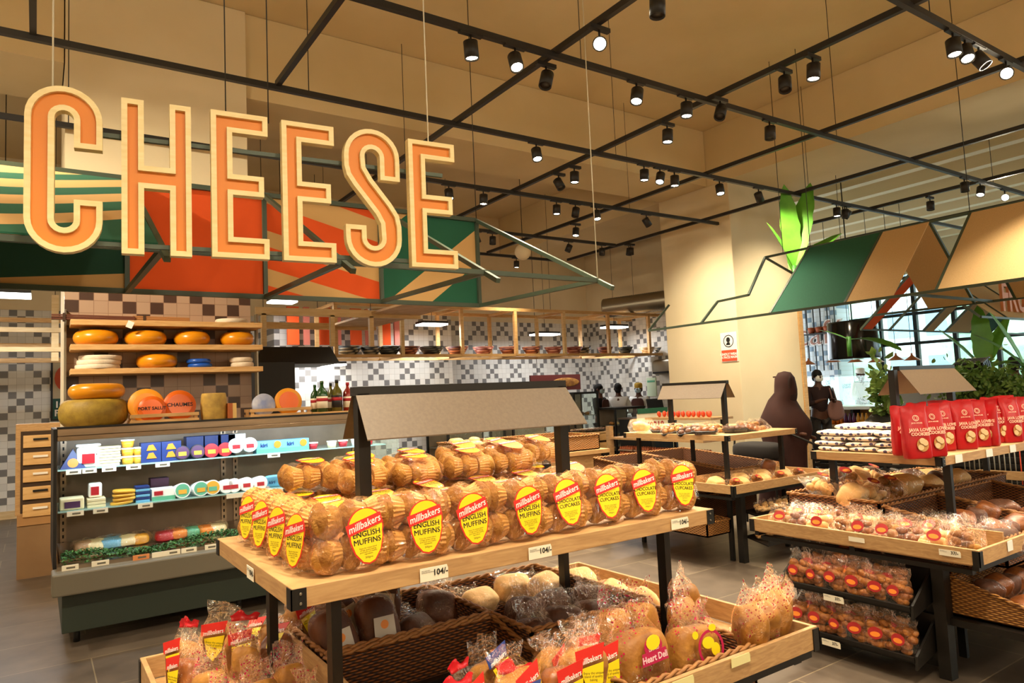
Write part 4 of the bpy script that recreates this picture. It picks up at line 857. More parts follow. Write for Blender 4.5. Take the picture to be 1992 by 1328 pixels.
for i,(px,k) in enumerate(((690,0),(808,1),(903,2),(1008,0),(1092,3),(1168,4),(1240,3),(1312,4))):
    X=uy(px,1030,1.80).x; P_=(PE+PC)[k]
    P_.put((X,1.815,zt+.002),(R(-5 if k<3 else -10),R((0,2,-1,1,0,3,4,9)[i]),R((4,-2,0,2,-3,-4,-6,-8)[i])),label=f'{"English muffin" if i<4 else "chocolate cupcake"} pack with yellow label standing in the front row, {nth[i]} from the left',group='muffin packs in the front row',scale=1.03)
for i,y in enumerate((1.86,2.03,2.20,2.36)):
    PE[i%3].put((.60,y+.02,zt+.002),(R(-8),0,R(-78)),label=f'English muffin pack facing the left edge, {["nearest the corner bracket","second from the corner","third from the corner","farthest along the edge"][i]}',group='muffin packs along the left edge',scale=.97)
# second row lying flat, then two raised rows
rows=[(2.02,.055,[.78,.99,1.20,1.41,1.62,1.84],'lying flat right behind the front row','x',0),(2.20,.055,[.80,1.0,1.21,1.42,1.63,1.86],'lying flat in the lower middle layer','x',4),(2.31,.16,[.99,1.20,1.42,1.63],'lying on top of the middle packs','x',6),(2.43,.055,[.78,.98,1.19,1.40,1.61,1.84],'in the back row of the lower layer','x',2),(2.46,.165,[.84,1.05,1.27,1.49,1.70,1.90],'on the top of the back row','x',3)]
for ri,(y,z,xs_,wh,_,q) in enumerate(rows):
    for i,x in enumerate(xs_):
        P_=(PE+PC)[(i+q)%5]; a=R(rnd.uniform(-14,14)); 
        P_.put((x,y+.09,zt+z),(R(-82+rnd.uniform(-6,6)),0,a),label=f'muffin pack {wh}, {nth[i]} from the left',group='muffin packs '+wh,scale=.97)
# ---------------------------------------------------------------- loaf bags
def print_on(t,kind,y,z0,w):
    T=PL((0,y,z0))
    if kind=='heart':
        a=M().poly([(-.05,.135),(.05,.135),(.045,.165),(-.045,.165)],0,.001,T); a.poly(arc(.0,.175,.034,.026,0,360,18)[:-1],-.0006,.0004,T); a.build('banner_print',magenta,t)
        M().text('Heart Deli',.022,T@Matrix.Translation((0,.142,.0015)),bold=.0006).text('LIMITED',.011,T@Matrix.Translation((0,.166,.0015)),bold=.0003).build('printed_name',mat('print_pink','f2c9d0',.5),t)
        m=M().poly(arc(0,.185,.026,.018,0,360,14)[:-1],.001,.002,T)
        for cx in (-.03,.035): m.poly(arc(cx,.07,.012,.012,0,360,12)[:-1],.001,.002,T).poly([(cx-.008,.06),(cx-.002,.06),(cx-.006,.035),(cx-.014,.037)],.001,.002,T).poly([(cx+.008,.06),(cx+.002,.06),(cx+.006,.035),(cx+.014,.037)],.001,.002,T)
        m.build('rosette_print',yel,t)
        M().ring(arc(0,.045,.062,.058,15,345,22),arc(0,.045,.054,.05,15,345,22),0,.001,T).text('MILL BAKERS',.011,T@Matrix.Translation((0,.022,.001)),bold=.0004).build('ring_print',magenta,t)
    if kind=='family':
        M().poly([(-.055,.045),(.058,.052),(.055,.072),(-.052,.066)],0,.001,T).ring(arc(.01,.125,.048,.05,0,360,20)[:-1],arc(.01,.125,.040,.042,0,360,20)[:-1],0,.001,T).build('banner_print',magenta,t)
        M().text('Family Madei',.02,T@Matrix.Translation((0,.052,.0015))@Matrix.Rotation(R(3),4,'Z'),bold=.0005).text('LIMITED',.013,T@Matrix.Translation((.01,.084,.0015))).build('printed_name',mat('print_pink','f2c9d0',.5),t)
        M().poly(arc(.0,.14,.022,.016,0,360,14)[:-1],.001,.002,T).poly(arc(.025,.12,.016,.018,0,360,14)[:-1],.0011,.0021,T).poly(arc(-.045,.165,.011,.011,0,360,10)[:-1],.001,.002,T).poly(arc(.02,.178,.014,.01,0,360,10)[:-1],.001,.002,T).build('rosette_print',yel,t)
    if kind in('redyel','blueyel'):
        c=red if kind=='redyel' else blue
        M().poly([(-.04,.125),(.03,.145),(.035,.18),(-.045,.16)],0,.001,T).build('banner_print',c,t)
        M().text('millbakers',.019,T@Matrix.Rotation(R(14),4,'Z')@Matrix.Translation((.03,.132,.0015)),bold=.0003,shear=.2,sx=.8).build('printed_brand',white,t)
        M().poly([(-.03,.12),(.032,.135),(.03,.09),(.008,.055),(-.012,.07)],.0005,.0012,T).build('label_print',yel,t)
        M().text('Enjoy the unique\nblend of quality\nbaking',.008,T@Matrix.Translation((.004,.108,.0015))).build('printed_text',tblack,t)
    if kind=='white':
        M().poly([(-.04,.03),(.04,.03),(.036,.14),(-.036,.14)],0,.001,T).build('paper_label',mat('label_dim','c9c2b6',.6),t)
        M().poly(arc(0,.115,.014,.014,0,360,14)[:-1],.001,.0016,T).build('label_seal',cols['o'],t)
    if kind=='redoval':
        M().poly(arc(0,.065,.032,.026,0,360,16)[:-1],0,.001,T).build('oval_print',mat('oval_red','a81e20',.5),t); M().poly(arc(0,.06,.022,.011,0,360,14)[:-1],.001,.0018,T).build('oval_band',mat('print_orange','f08a2a',.5),t)
def loafbag(name,cat,w,d,h,lm,fm,kind,seed,topw=1.0,headroom=.07,gather=None):
    t=thing(name,'bag',cat,(0,0,0)); hh=h-headroom
    M().sell(w/2*1.0,d/2*.98,hh/2,e1=.5,e2=.55,C=(0,0,hh/2+.004),nu=28,nv=14,amp=.018,fr=9,seed=seed).build('loaf',lm,t)
    M().bag([(0,w*.40,d*.38,.6),(.01,w*.5,d*.5,.6),(hh*.55,w*.53,d*.53,.6),(hh*.95,w*.5,d*.42,.7),(hh+headroom*.45,w*.40*topw,d*.16,.9),(h,w*.5*topw,.006,1)],n=56,amp=.010,fr=26,seed=seed,sub=3,lean=(0,.03)).build('film_bag',fm,t)
    if gather: M().bag([(hh+headroom*.72,w*.44*topw,d*.10,.9),(h*1.01,w*.5*topw,.007,1)],n=30,amp=.008,fr=26,seed=seed,sub=3,lean=(0,.03)).build('coloured_film_edge',gather,t)
    if kind: print_on(t,kind,-d*.53-.006,.0,w)
    return Proto(t)
redfilm=mat('red_film','c8202a',.25); 
L_heart=loafbag('loaf_bag','bread',.17,.10,.27,bread,filmd,'heart',11)
L_fam=loafbag('loaf_bag','bread',.17,.11,.25,bread,filmd,'family',12)
L_ry=[loafbag('loaf_bag','bread',.115,.085,.22,bread,film,'redyel',13,gather=None),loafbag('loaf_bag','bread',.12,.09,.23,roll,film,'redyel',14)]
L_rg=loafbag('loaf_bag','bread',.115,.08,.22,bread,film,'redyel',33,gather=redfilm)
L_by=loafbag('loaf_bag','bread',.12,.09,.20,bread,film,'blueyel',15)
L_dot=[loafbag('loaf_bag','bread',.11,.10,.26,bread,filmd,None,16,topw=1.3,headroom=.08),loafbag('loaf_bag','bread',.10,.10,.25,bread,filmd,None,17,topw=1.2,headroom=.08)]
L_dark=[loafbag('loaf_bag','bread',.13,.09,.23,breadd,film,'white',18,headroom=.03),loafbag('loaf_bag','bread',.15,.11,.20,breadd,film,None,19)]
L_roll=[loafbag('roll_bag','bread',.15,.12,.15,roll,film,None,20,headroom=.03),loafbag('roll_bag','bread',.16,.12,.13,breadd,film,None,21,headroom=.03)]
L_pale=loafbag('loaf_bag','bread',.15,.10,.17,breadp,film,None,22)
def place(P_,lst,grp,base):
    """lst: (x,y,z,tilt_x,tilt_y,turn,scale,words)"""
    for i,(x,y,z,tx,ty,rz,s,wds) in enumerate(lst): P_[i%len(P_)].put((x,y,z),(R(tx),R(ty),R(rz)),label=base+wds,group=grp,scale=s)
# front basket and trays of the near table
zb=.56
place([L_heart],[(1.545,1.63,zb,-8,0,4,1.18,'magenta Heart Deli print and yellow rosettes, standing in the front basket')],None,'brown bread bag with ')
place([L_fam],[(1.775,1.63,zb+.01,-8,3,-6,1.12,'magenta family banner print, right of the Heart Deli bag')],None,'brown bread bag with ')
place(L_ry,[(1.10,1.62,.62,-10,-5,12,1.15,'tallest in front left of the Heart Deli bag'),(1.20,1.60,.62,-6,4,-5,1.1,'slightly turned, beside the Heart Deli bag'),(1.29,1.62,.63,-8,6,-14,1.15,'leaning right beside the Heart Deli bag'),(1.39,1.66,.60,-8,3,-8,1.15,'directly left of the Heart Deli bag'),(1.28,1.74,.63,-5,-6,20,.95,'behind the front ones, red and yellow tips showing'),(1.40,1.76,.64,-5,8,-18,.95,'behind, near the dark wrapped loaves')],'red and yellow bread bags at the front','red-bannered bread bag, ')
place([L_rg],[(.97,1.68,.64,-14,4,25,.9,'red film tip, left of the yellow labelled bags'),(.93,1.56,.60,-25,0,10,1.1,'red top at the bottom edge of the picture'),(1.02,1.57,.60,-25,10,-20,1.1,'red and yellow top at the bottom edge, right one')],None,'bread bag with ')
place([L_by],[(1.10,1.76,.66,-12,-6,8,1,'yellow label and navy band, behind the red ones'),(1.05,1.565,.60,-18,4,-16,1.1,'white brand lettering on navy at the bottom edge'),(.84,1.56,.60,-25,-10,30,1,'dark blue tip at the bottom edge, leftmost')],None,'bread bag with ')
place(L_dot,[(1.99,1.60,.64,-4,-22,70,1,'first of four leaning at the right end of the lower tray'),(2.06,1.62,.64,-4,-26,74,1.05,'second of four leaning at the right end'),(2.13,1.64,.64,-4,-28,78,1.1,'third of four leaning at the right end, tallest'),(2.19,1.68,.64,-4,-26,82,1.1,'last of four leaning at the right end of the tray'),(1.93,1.80,.62,-6,-10,30,1,'standing behind the family banner bag'),(2.05,1.9,.64,-6,-14,50,1,'standing deeper in the right end tray'),(1.55,1.76,.66,-6,5,10,1,'behind the Heart Deli bag'),(1.70,1.77,.66,-6,-5,-14,1,'between the Heart Deli and family banner bags')],'dotted bread bags','bread in red-dotted film, ')
place([L_dark[0]],[(.86,2.36,.64,-12,-8,6,1.05,'leftmost behind the bare wicker wall'),(1.00,2.36,.65,-12,0,2,1.05,'second behind the bare wicker wall'),(.93,2.48,.69,-10,-14,20,1,'half hidden behind the two labelled ones'),(1.05,2.50,.70,-10,10,-20,1,'behind, leaning right')],'dark loaves with pale labels','dark brown loaf with pale paper label, ')
place([L_dark[1]],[(1.20,2.40,.63,-40,0,30,1,'lying at an angle right of the labelled dark ones'),(1.30,2.52,.66,-20,10,-10,1,'upright near the corner of the back basket'),(1.5,2.12,.60,-12,0,8,1.05,'in the middle basket, left'),(1.64,2.14,.61,-12,0,-12,1.05,'in the middle basket, centre'),(1.79,2.14,.61,-14,5,14,1.0,'in the middle basket, right'),(1.58,2.30,.62,-12,8,0,1.05,'second line of the middle basket, left'),(1.74,2.32,.62,-12,-8,20,1.05,'second line of the middle basket, right'),(1.86,2.24,.64,-8,0,-6,.95,'by the right table leg')],'dark wrapped loaves','dark loaf in glossy film ')
place([L_pale],[(1.55,2.55,.66,-60,0,10,1,'back of the lower tray, left'),(1.72,2.58,.68,-62,0,-16,1,'back of the lower tray, middle'),(1.86,2.50,.68,-58,0,22,1,'back of the lower tray, beside the leg'),(2.08,2.3,.65,-60,0,40,1,'right end tray, near the leg'),(2.08,2.55,.65,-60,0,0,1,'right end tray, far corner'),(2.09,2.12,.65,-50,0,60,.95,'right end tray, middle')],'pale wrapped breads','pale bread in crumpled clear film, ')
# left end tray
place([L_rg]+L_ry,[(.40,2.55,.64,-6,-4,-60,1.0,'tallest at the back of the left tray'),(.50,2.62,.65,-6,8,-30,1.05,'pointed tip, second at the back of the left tray'),(.38,2.40,.64,-8,-4,-70,.95,'yellow label at the outer edge of the left tray'),(.56,2.50,.65,-8,4,-20,.95,'red round tip in the middle of the left tray'),(.62,2.66,.64,-40,0,-60,.9,'lying, yellow label, back right of the left tray'),(.64,2.48,.66,-50,0,-50,.9,'lying with red knot, right of the left tray')],'bags in the left end tray','red and yellow bag, ')
place(L_dot,[(.42,2.22,.64,-10,-8,-40,.85,'front left of the left tray'),(.54,2.32,.66,-12,0,-10,.85,'middle of the left tray'),(.64,2.20,.62,-16,6,10,.8,'right side of the left tray'),(.40,2.04,.62,-20,0,-30,.85,'lowest at the left, cut by the picture edge'),(.54,2.10,.62,-20,6,20,.85,'lowest in the middle of the left tray'),(.66,2.02,.60,-20,10,30,.8,'lowest at the right of the left tray')],'pink dotted bags in the left tray','bun in pink-dotted film, ')
place([L_rg,L_roll[0]],[(.82,2.62,.66,-6,-6,15,1,'red band, back left of the wicker basket under the board'),(.94,2.66,.68,-10,8,-12,1.05,'seen between the two left legs under the board'),(1.1,2.66,.72,-10,0,10,1.0,'reddish, directly under the oak board')],None,'bread bag with ')
# ================================================================ right table (T2)
T2=tiered('bread_table','right-hand two-tier bread table with red pouches on top and a short brown gable hood',(4.10,6.6,1.907,2.69),(3.72,6.9,1.60,2.90),zb=.712,legs=((4.25,1.95),(4.25,2.64),(6.4,1.95),(6.4,2.64)))
hood_roof(T2,'x',2.3,4.47,5.19,zr=1.618,ze=1.44,hw=.13,posts=(4.42,5.15))
M().box(4.06,4.075,1.63,2.88,.63,.745).box(3.74,4.06,1.63,2.88,.628,.636).build('end_tray_partition',oaky,T2)
M().box(3.86,3.93,1.84,1.90,0,.60).build('frame_column',black,T2); M().box(3.98,4.05,2.72,2.78,0,.60).build('frame_column',black,T2)
M().box(3.66,6.6,2.72,2.78,0,.03).build('floor_runner',black,T2)
M().box(3.93,4.0,1.9,2.75,.03,.60).build('back_plate',black,T2)
for z in (.41,.16):
    T=Matrix.Translation((3.925,0,z))@Matrix.Rotation(R(-14),4,'Y')@Matrix.Translation((-3.925,0,-z))
    M().box(3.68,3.925,1.93,2.68,z,z+.012,T=T).box(3.68,3.69,1.93,2.68,z,z+.035,T=T).build('sloping_shelf',black,T2)
    for y in (1.915,2.682): M().add([(3.68,y,z-.085),(3.925,y,z-.03),(3.925,y,z+.14),(3.69,y,z-.02),(3.68,y+.012,z-.085),(3.925,y+.012,z-.03),(3.925,y+.012,z+.14),(3.69,y+.012,z-.02)],[(3,2,1,0),(4,5,6,7),(0,1,5,4),(1,2,6,5),(2,3,7,6),(3,0,4,7)]).build('shelf_side',black,T2)
# T3
T3=tiered('bread_table','middle-distance two-tier bread table with dark trays of buns and a dark gable hood',(5.03,6.05,4.10,5.42),(4.83,6.26,3.91,5.75),legs=((5.12,4.2),(5.12,5.3),(5.92,4.2),(5.92,5.3)))
hood_roof(T3,'y',5.53,4.47,5.30,posts=(4.52,5.22))
M().box(4.85,6.24,4.42,4.435,.63,.74).build('end_tray_partition',oaky,T3); M().box(4.85,6.24,3.93,4.42,.632,.638).build('tray_floor',oaky,T3)
M().box(5.10,5.16,4.06,4.12,0,.60).build('frame_column',black,T3)
for z in (.42,.20): M().box(5.2,5.98,3.88,4.12,z,z+.012,T=Matrix.Translation((0,4.1,z))@Matrix.Rotation(R(12),4,'X')@Matrix.Translation((0,-4.1,-z))).box(5.2,5.98,3.87,3.88,z-.04,z+.0).build('sloping_shelf',black,T3)
# ---------------------------------------------------------------- baskets
basket('dark wicker basket with tall sides along the front of the right table, holding dark loaves',4.09,4.72,1.63,2.25,.56,.80,slope=.10)
basket('dark wicker basket farther right along the right table, holding glossy rolls',4.74,5.5,1.63,2.25,.56,.80,slope=.10)
basket('dark wicker basket at the back left of the right table heaped with pale bread',4.09,4.9,2.27,2.88,.56,.82,slope=.0)
basket('dark wicker basket at the back right of the right table',4.92,5.8,2.27,2.88,.56,.82,slope=.0)
basket('light cane basket low under the right table with glossy dark buns',3.95,5.1,1.42,1.86,.31,.50,m_=wickl,slope=.12)
basket('dark wicker basket standing behind the light cane one under the right table',3.96,5.1,1.88,2.5,.31,.66)
M().box(3.9,5.2,1.40,2.6,.27,.305).build('basket_rack',black,T2)
basket('dark wicker basket on the middle table left of the partition, holding flat rolls',4.86,5.5,4.45,5.72,.56,.84,slope=.12)
basket('dark wicker basket on the middle table, far side',5.52,6.22,4.45,5.72,.56,.84,slope=.1)
basket('light cane basket low at the left of the middle table',4.75,5.05,4.15,4.95,.26,.42,m_=wickl,slope=.05)
basket('dark wicker basket under the tray at the left of the middle table',4.86,5.9,4.5,5.6,.30,.53)
# ---------------------------------------------------------------- pastry bags
def pastry_bag(seed,w=.13,h=.17,d=.065,cm=crust,kind='redoval',n=16,name='pastry_bag'):
    t=thing(name,'bag','pastry bag',(0,0,0)); r_=random.Random(seed); m=M()
    for i in range(n):
        s=r_.uniform(.015,.023); m.sell(s*1.3,s,s*.9,C=(r_.uniform(-w*.36,w*.36),r_.uniform(-d*.25,d*.25),.018+(h*.62)*(i//4)/(n/4)+r_.uniform(0,.01)),nu=10,nv=7,amp=.008,fr=40,seed=i+seed*20,e1=.8,e2=.8)
    m.build('pastry_pieces',cm,t)
    M().bag([(0,w*.42,d*.3,.7),(.01,w*.5,d*.48,.6),(h*.4,w*.52,d*.55,.6),(h*.68,w*.48,d*.35,.8),(h*.82,w*.46,d*.12,.9),(h,w*.5,.004,1)],n=40,amp=.012,fr=30,seed=seed,sub=2).build('film_bag',film,t)
    if kind: print_on(t,kind,-d*.55-.006,.0,w)
    return Proto(t)
PB=[pastry_bag(s) for s in (41,42,43)]
PBt=[pastry_bag(s,.15,.16,.09,mm,kk,12) for s,kk,mm in ((51,'redoval',bread),(52,None,roll),(53,'redoval',breadp),(54,None,bread),(55,'redoval',roll))]
side=[]
for sh,(z,zn) in enumerate(((.345,'upper'),(.095,'lower'))):
    for row in (0,1):
        for i in range(6-row):
            y=2.60-.118*i-row*.05; side.append((3.725+row*.075,y,z+.025+row*.03,-12,rnd.uniform(-5,5),-90+rnd.uniform(-14,14),rnd.uniform(1.05,1.2),f'{"front" if row==0 else "back"} row of the {zn} black side shelf, {nth[i]} from the far end'))
place(PB,side,'pastry bags on the black side shelves','fried pastry bag, ')
tag(PB[0].put((3.80,2.38,.53),(R(-80),0,R(-100)),label='plump pastry bag lying on top of the upper side shelf row',scale=1.15),None,None)
top=[]
for i in range(9):
    y=2.74-.128*i; top.append((3.82,y,.645,-25+rnd.uniform(-8,8),rnd.uniform(-6,6),-90+rnd.uniform(-20,20),rnd.uniform(1.05,1.2),f'{nth[i]} from the far end in the oak end tray'))
for i in range(8):
    y=2.72-.13*i; top.append((3.96,y,.66,-45+rnd.uniform(-10,10),rnd.uniform(-8,8),-90+rnd.uniform(-25,25),rnd.uniform(1.05,1.2),f'{nth[i]} from the far end, second row of the oak end tray'))
place(PBt,top,'bun bags in the end tray of the right table','red-labelled bun bag, ')
# loaves in the wicker of the right table
lst=[]
for i in range(4): lst.append((4.18+.0*i,2.02-.12*i,.60,-30,0,-80+10*i,1.05,f'{nth[i]} from the far end inside the first basket of the right table'))
place([L_dark[1]],lst,'dark loaves in the first right basket','dark loaf, ')
lst=[]
for i in range(12):
    x=4.32+.155*(i%4)+rnd.uniform(-.02,.02)+ (.5 if i>7 else 0); y=1.72+.16*((i//4)%2)+rnd.uniform(-.01,.01); lst.append((x,y,.66+.05*((i//4)%2),-70+rnd.uniform(-15,10),rnd.uniform(-15,15),rnd.uniform(-40,40),1.0,f'{nth[i%4]} in the {["front","middle","right-hand"][i//4]} part of the right table baskets'))
place(L_roll,lst,'bags of glossy rolls on the right table','bag of glossy brown rolls, ')
lst=[]
for i in range(8): lst.append((4.2+.2*(i%4),2.42+.2*(i//4),.80+.05*(i//4),-60+rnd.uniform(-10,10),0,rnd.uniform(-30,30),1.35,f'{nth[i%4]} in the {"near" if i<4 else "far"} row behind the first post of the right table'))
place([L_pale,PBt[2],PBt[0]],lst,'pale breads behind the post','pale twisted bread, ')
lst=[]
for i in range(8): lst.append((4.95+.2*(i%4),2.45+.2*(i//4),.76,-60+rnd.uniform(-10,10),0,rnd.uniform(-30,30),1.15,f'{nth[i%4]} in the {"near" if i<4 else "far"} row at the back right of the right table'))
place([L_dark[1],L_pale],lst,'breads at the back right','wrapped bread, ')
lst=[]
for i in range(10): lst.append((4.06+.13*(i%5),1.52+.17*(i//5),.36+.05*(i//5),-75+rnd.uniform(-10,10),rnd.uniform(-15,15),rnd.uniform(-40,40),.9,f'{nth[i%5]} in the {"front" if i<5 else "back"} row of the low cane basket'))
place(L_roll,lst,'bags in the light cane basket','dark bun bag, ')
lst=[(4.2+.2*i,2.1,.42,-30,0,10*i,1,f'{nth[i]} in the dark basket under the right table') for i in range(4)]
place([L_dark[1]],lst,'dark loaves below','dark wrapped bread low down, ')
# red pouches
cookie=mat('cookie','c99a5c',.7,col2='a97438',scale=20,bump=.4,bscale=60); pinkp=mat('print_blush','f6c9b0',.5)
def pouch(seed):
    t=thing('snack_pouch','pouch','pouch',(0,0,0)); w,d,h=.115,.06,.235
    M().bag([(0,w*.46,d*.46,.45),(.008,w*.5,d*.5,.45),(.10,w*.5,d*.48,.5),(.17,w*.49,d*.32,.65),(.205,w*.49,d*.14,.85),(.22,w*.49,.006,1),(h,w*.49,.005,1)],n=44,amp=.0035,fr=18,seed=seed,sub=2).build('pouch_body',redbag,t)
    T=PL((0,-d*.5-.004,0)); Tu=Matrix.Translation((0,-.0285,.135))@Matrix.Rotation(R(-14),4,'X')@PL((0,0,0))
    win_=M().poly(arc(.01,.062,.026,.03,0,360,18)[:-1],0,.001,T).build('window_patch',cookie,t)
    m=M()
    for k,(a,b) in enumerate(((0,.05),(.02,.07),(.008,.078))): m.lathe([(.014,0),(.012,.003)],T=T@Matrix.Translation((a,b,.001+.001*k)),n=14)
    m.build('printed_cookies',mat('cookie_pale','e2c394',.7),win_)
    M().text('JAVA LOVE\nCOOKIES',.0195,T@Matrix.Translation((.004,.122,.0015)),bold=.0009).build('printed_name',pinkp,t)
    M().ring(arc(0,.048,.014,.014,0,360,20)[:-1],arc(0,.048,.0115,.0115,0,360,20)[:-1],0,.001,Tu).ring(arc(0,.048,.007,.009,0,360,14)[:-1],arc(0,.048,.0055,.0075,0,360,14)[:-1],0,.001,Tu).text('JAVA HOUSE',.0085,Tu@Matrix.Translation((0,.022,.001)),bold=.0002).build('printed_emblem',pinkp,t)
    return Proto(t)
PP=[pouch(61),pouch(62)]
gr='red pouches on the right table'
i=0
for (px,y,rz,wd) in ((1763,2.10,-34,'leftmost, nearest the white packs'),(1785,1.96,-34,'second, a little in front'),(1816,1.95,-30,'third from the left, in the front row'),(1836,2.05,-28,'half hidden behind the third'),(1862,2.16,-30,'in the second row by the third'),(1878,2.0,-30,'fifth along the front'),(1905,2.0,-38,'sixth along the front'),(1893,2.14,-25,'behind the sixth'),(1922,1.99,-80,'turned sideways in the middle'),(1945,2.02,-30,'ninth along the front'),(1970,1.97,-26,'next to last at the right edge of the picture'),(1996,1.96,-28,'cut by the right edge of the picture'),(1935,2.18,-30,'in the back row behind the sideways one'),(1965,2.2,-30,'in the back row at the right'),(1790,2.24,-30,'in the back row at the left'),(1832,2.28,-30,'in the back row by the hood post')):
    X=uy(px,885,y).x if px<1900 else ux(px,870,5).x*0+uz(px,px*0+ (880-(px-1900)*.25),1.107).x
    p=CP+ray(px,880)*((y)/ray(px,880).y); X=p.x
    PP[i%2].put((X,y,1.108),(R(rnd.uniform(-3,1)),0,R(rz+rnd.uniform(-4,4))),label='red cookie pouch, '+wd,group=gr,scale=1.2); i+=1
# white packs
def spot_mat():
    m=mat('sachet','efe3cf',.5,bump=.3,bscale=20); nt=m.node_tree; b=nt.nodes['Principled BSDF']; tc=N(nt,'ShaderNodeTexCoord'); vo=N(nt,'ShaderNodeTexVoronoi'); vo.inputs['Scale'].default_value=32; nt.links.new(tc.outputs['Object'],vo.inputs[0])
    mx=N(nt,'ShaderNodeMix',data_type='RGBA'); nt.links.new(mth(nt,'LESS_THAN',vo.outputs['Distance'],.33),mx.inputs[0]); mx.inputs[6].default_value=lin('efe0cb'); mx.inputs[7].default_value=lin('4a4068'); nt.links.new(mx.outputs[2],b.inputs['Base Color']); return m
wp=spot_mat(); pu=cols['p']
t=thing('sugar_pack','pack','pack',(0,0,0)); M().sell(.09,.065,.014,e1=.7,e2=.45,C=(0,0,.014),nu=26,nv=8,amp=.006,fr=25,seed=2).build('packet',wp,t)
m=M()
for k in range(9): m.box(-.075+k*.018,-.066+k*.018,-.066,-.058,.008+.006*(k%2),.016+.006*(k%2))
for k in range(7): m.box(-.089,-.083,-.05+k*.015,-.043+k*.015,.010,.019)
m.build('printed_spots',mat('print_indigo','3a3260',.5),t); SP=Proto(t)
for lv in range(5):
    for c_ in range(3):
        for r2 in range(3):
            if lv==4 and c_==0: continue
            y=2.58-.19*r2+rnd.uniform(-.01,.01)+.03*(lv%2); x=4.22+.145*c_+.01*lv+rnd.uniform(-.01,.01)
            SP.put((x,y,1.108+lv*.031),(R(rnd.uniform(-3,3)),R(rnd.uniform(-3,3)),R(90+rnd.uniform(-8,8))),scale=1.12,label=f'white pack with dark blue print, {["bottom","second","third","fourth","top"][lv]} layer, {["near edge","middle","inner"][c_]} column, {["far","centre","near"][r2]} pile',group='white packs stacked left of the red pouches')
for i,(px,y,lab) in enumerate(((1860,880,'leftmost below the red pouches'),(1920,868,'middle one below the red pouches'),(1966,858,'right one below the red pouches'))):
    X=uy(px,y+18,1.9).x; ticket((X,1.9035,1.06),(1,0,0),.085,.045,'','white price ticket on the right table edge, '+lab,white)
ticket((3.7165,2.25,.665),(0,-1,0),.09,.025,'','pale ticket on the end tray edge of the right table, far one'); ticket((3.7165,1.78,.665),(0,-1,0),.10,.03,'37/-','price ticket 37/- on the end tray near the corner of the right table')
ticket((3.672,2.40,.325),(0,-1,0),.12,.035,'37/-','price ticket 37/- on the upper black side shelf'); ticket((3.672,2.43,.075),(0,-1,0),.11,.035,'37/-','price ticket 37/- on the lower black side shelf')
ticket((4.02,1.5965,.66),(1,0,0),.06,.05,'','crumpled white note on the front edge of the right table',white)
# ---------------------------------------------------------------- T3 goods
def traypack(seed,m_):
    t=thing('bun_tray','tray','tray',(0,0,0)); M().bag([(0,.08,.055,.4),(.03,.095,.07,.4),(.032,.09,.066,.4)],n=32,amp=0,seed=1).build('plastic_tray',black,t)
    b=M()
    for i in range(6): b.sell(.027,.027,.02,C=(-.055+.055*(i%3),-.03+.06*(i//3),.035),nu=14,nv=9,amp=.005,fr=30,seed=i+seed)
    b.build('buns',m_,t); M().sell(.095,.07,.035,e1=.5,e2=.5,C=(0,0,.035),amp=.02,fr=25,seed=seed,nu=30,nv=12).build('wrap',film,t); return Proto(t)
TP=[traypack(1,roll),traypack(2,bread),traypack(3,breadd)]
lst=[]
for i,(x,y,tx,ty,rz,wd) in enumerate(((5.16,5.0,10,0,-60,'left of the hood post'),(5.12,4.82,18,-12,-60,'glossy, second from the left'),(5.12,4.62,16,-12,-50,'glossy, third from the left'),(5.10,4.40,5,0,-60,'open topped, nearest the corner'),(5.3,4.5,25,0,-30,'tilted up behind the corner one'),(5.36,4.28,0,0,-10,'right of the corner'),(5.56,4.3,20,10,0,'middle right'),(5.74,4.35,35,0,10,'standing tilted, right'),(5.9,4.4,45,10,20,'rightmost, leaning'),(5.42,4.7,10,0,0,'behind the post'))): lst.append((x,y,1.11,tx,ty,rz,1.15,wd+' on the middle table'))
place(TP,lst,'bun trays on the middle table','black tray of wrapped buns, ')
t=thing('clamshell_box','clear hinged box of pastries at the far left end of the middle table top','box',(5.15,5.3,1.108)); M().sell(.09,.08,.05,C=(5.15,5.28,1.17),amp=.03,fr=20).build('pastries',breadp,t); M().bag([(0,.11,.09,.4),(.06,.13,.1,.4),(.13,.10,.08,.4),(.135,.09,.07,.5)],n=30,amp=.003,T=Matrix.Translation((5.15,5.28,1.108))).build('clear_box',film,t)
for i in range(4):
    x=5.5+.0*i; o=M().box(5.55,5.75,5.25-i*.26,5.43-i*.26,1.108,1.16).build('bread_slab',[breadp],bevel=.015); tag(o,'pale flat bread behind the bun trays, '+['farthest','second','third','nearest'][i]+' on the middle table','bread','pale flat breads')
# red flowers-like wrapped sweets behind
m=None
SPk=None
t=thing('wrapped_sweet','sweet','sweet',(0,0,0)); M().sell(.02,.02,.03,C=(0,0,.03),nu=8,nv=6).build('wrapper',mat('wrapper_red','d8321e',.4,col2='f07a3a',scale=30),t); SPk=Proto(t)
for i in range(16): SPk.put((7.45+.03*(i%3),7.25-.06*i,1.131),(0,R(rnd.uniform(-20,20)),0),label=f'small red wrapped sweet on the top shelf by the pillar, {nth[i] if i<14 else ["fifteenth","last"][i-14]} from the left',group='red wrapped sweets',scale=1.5)
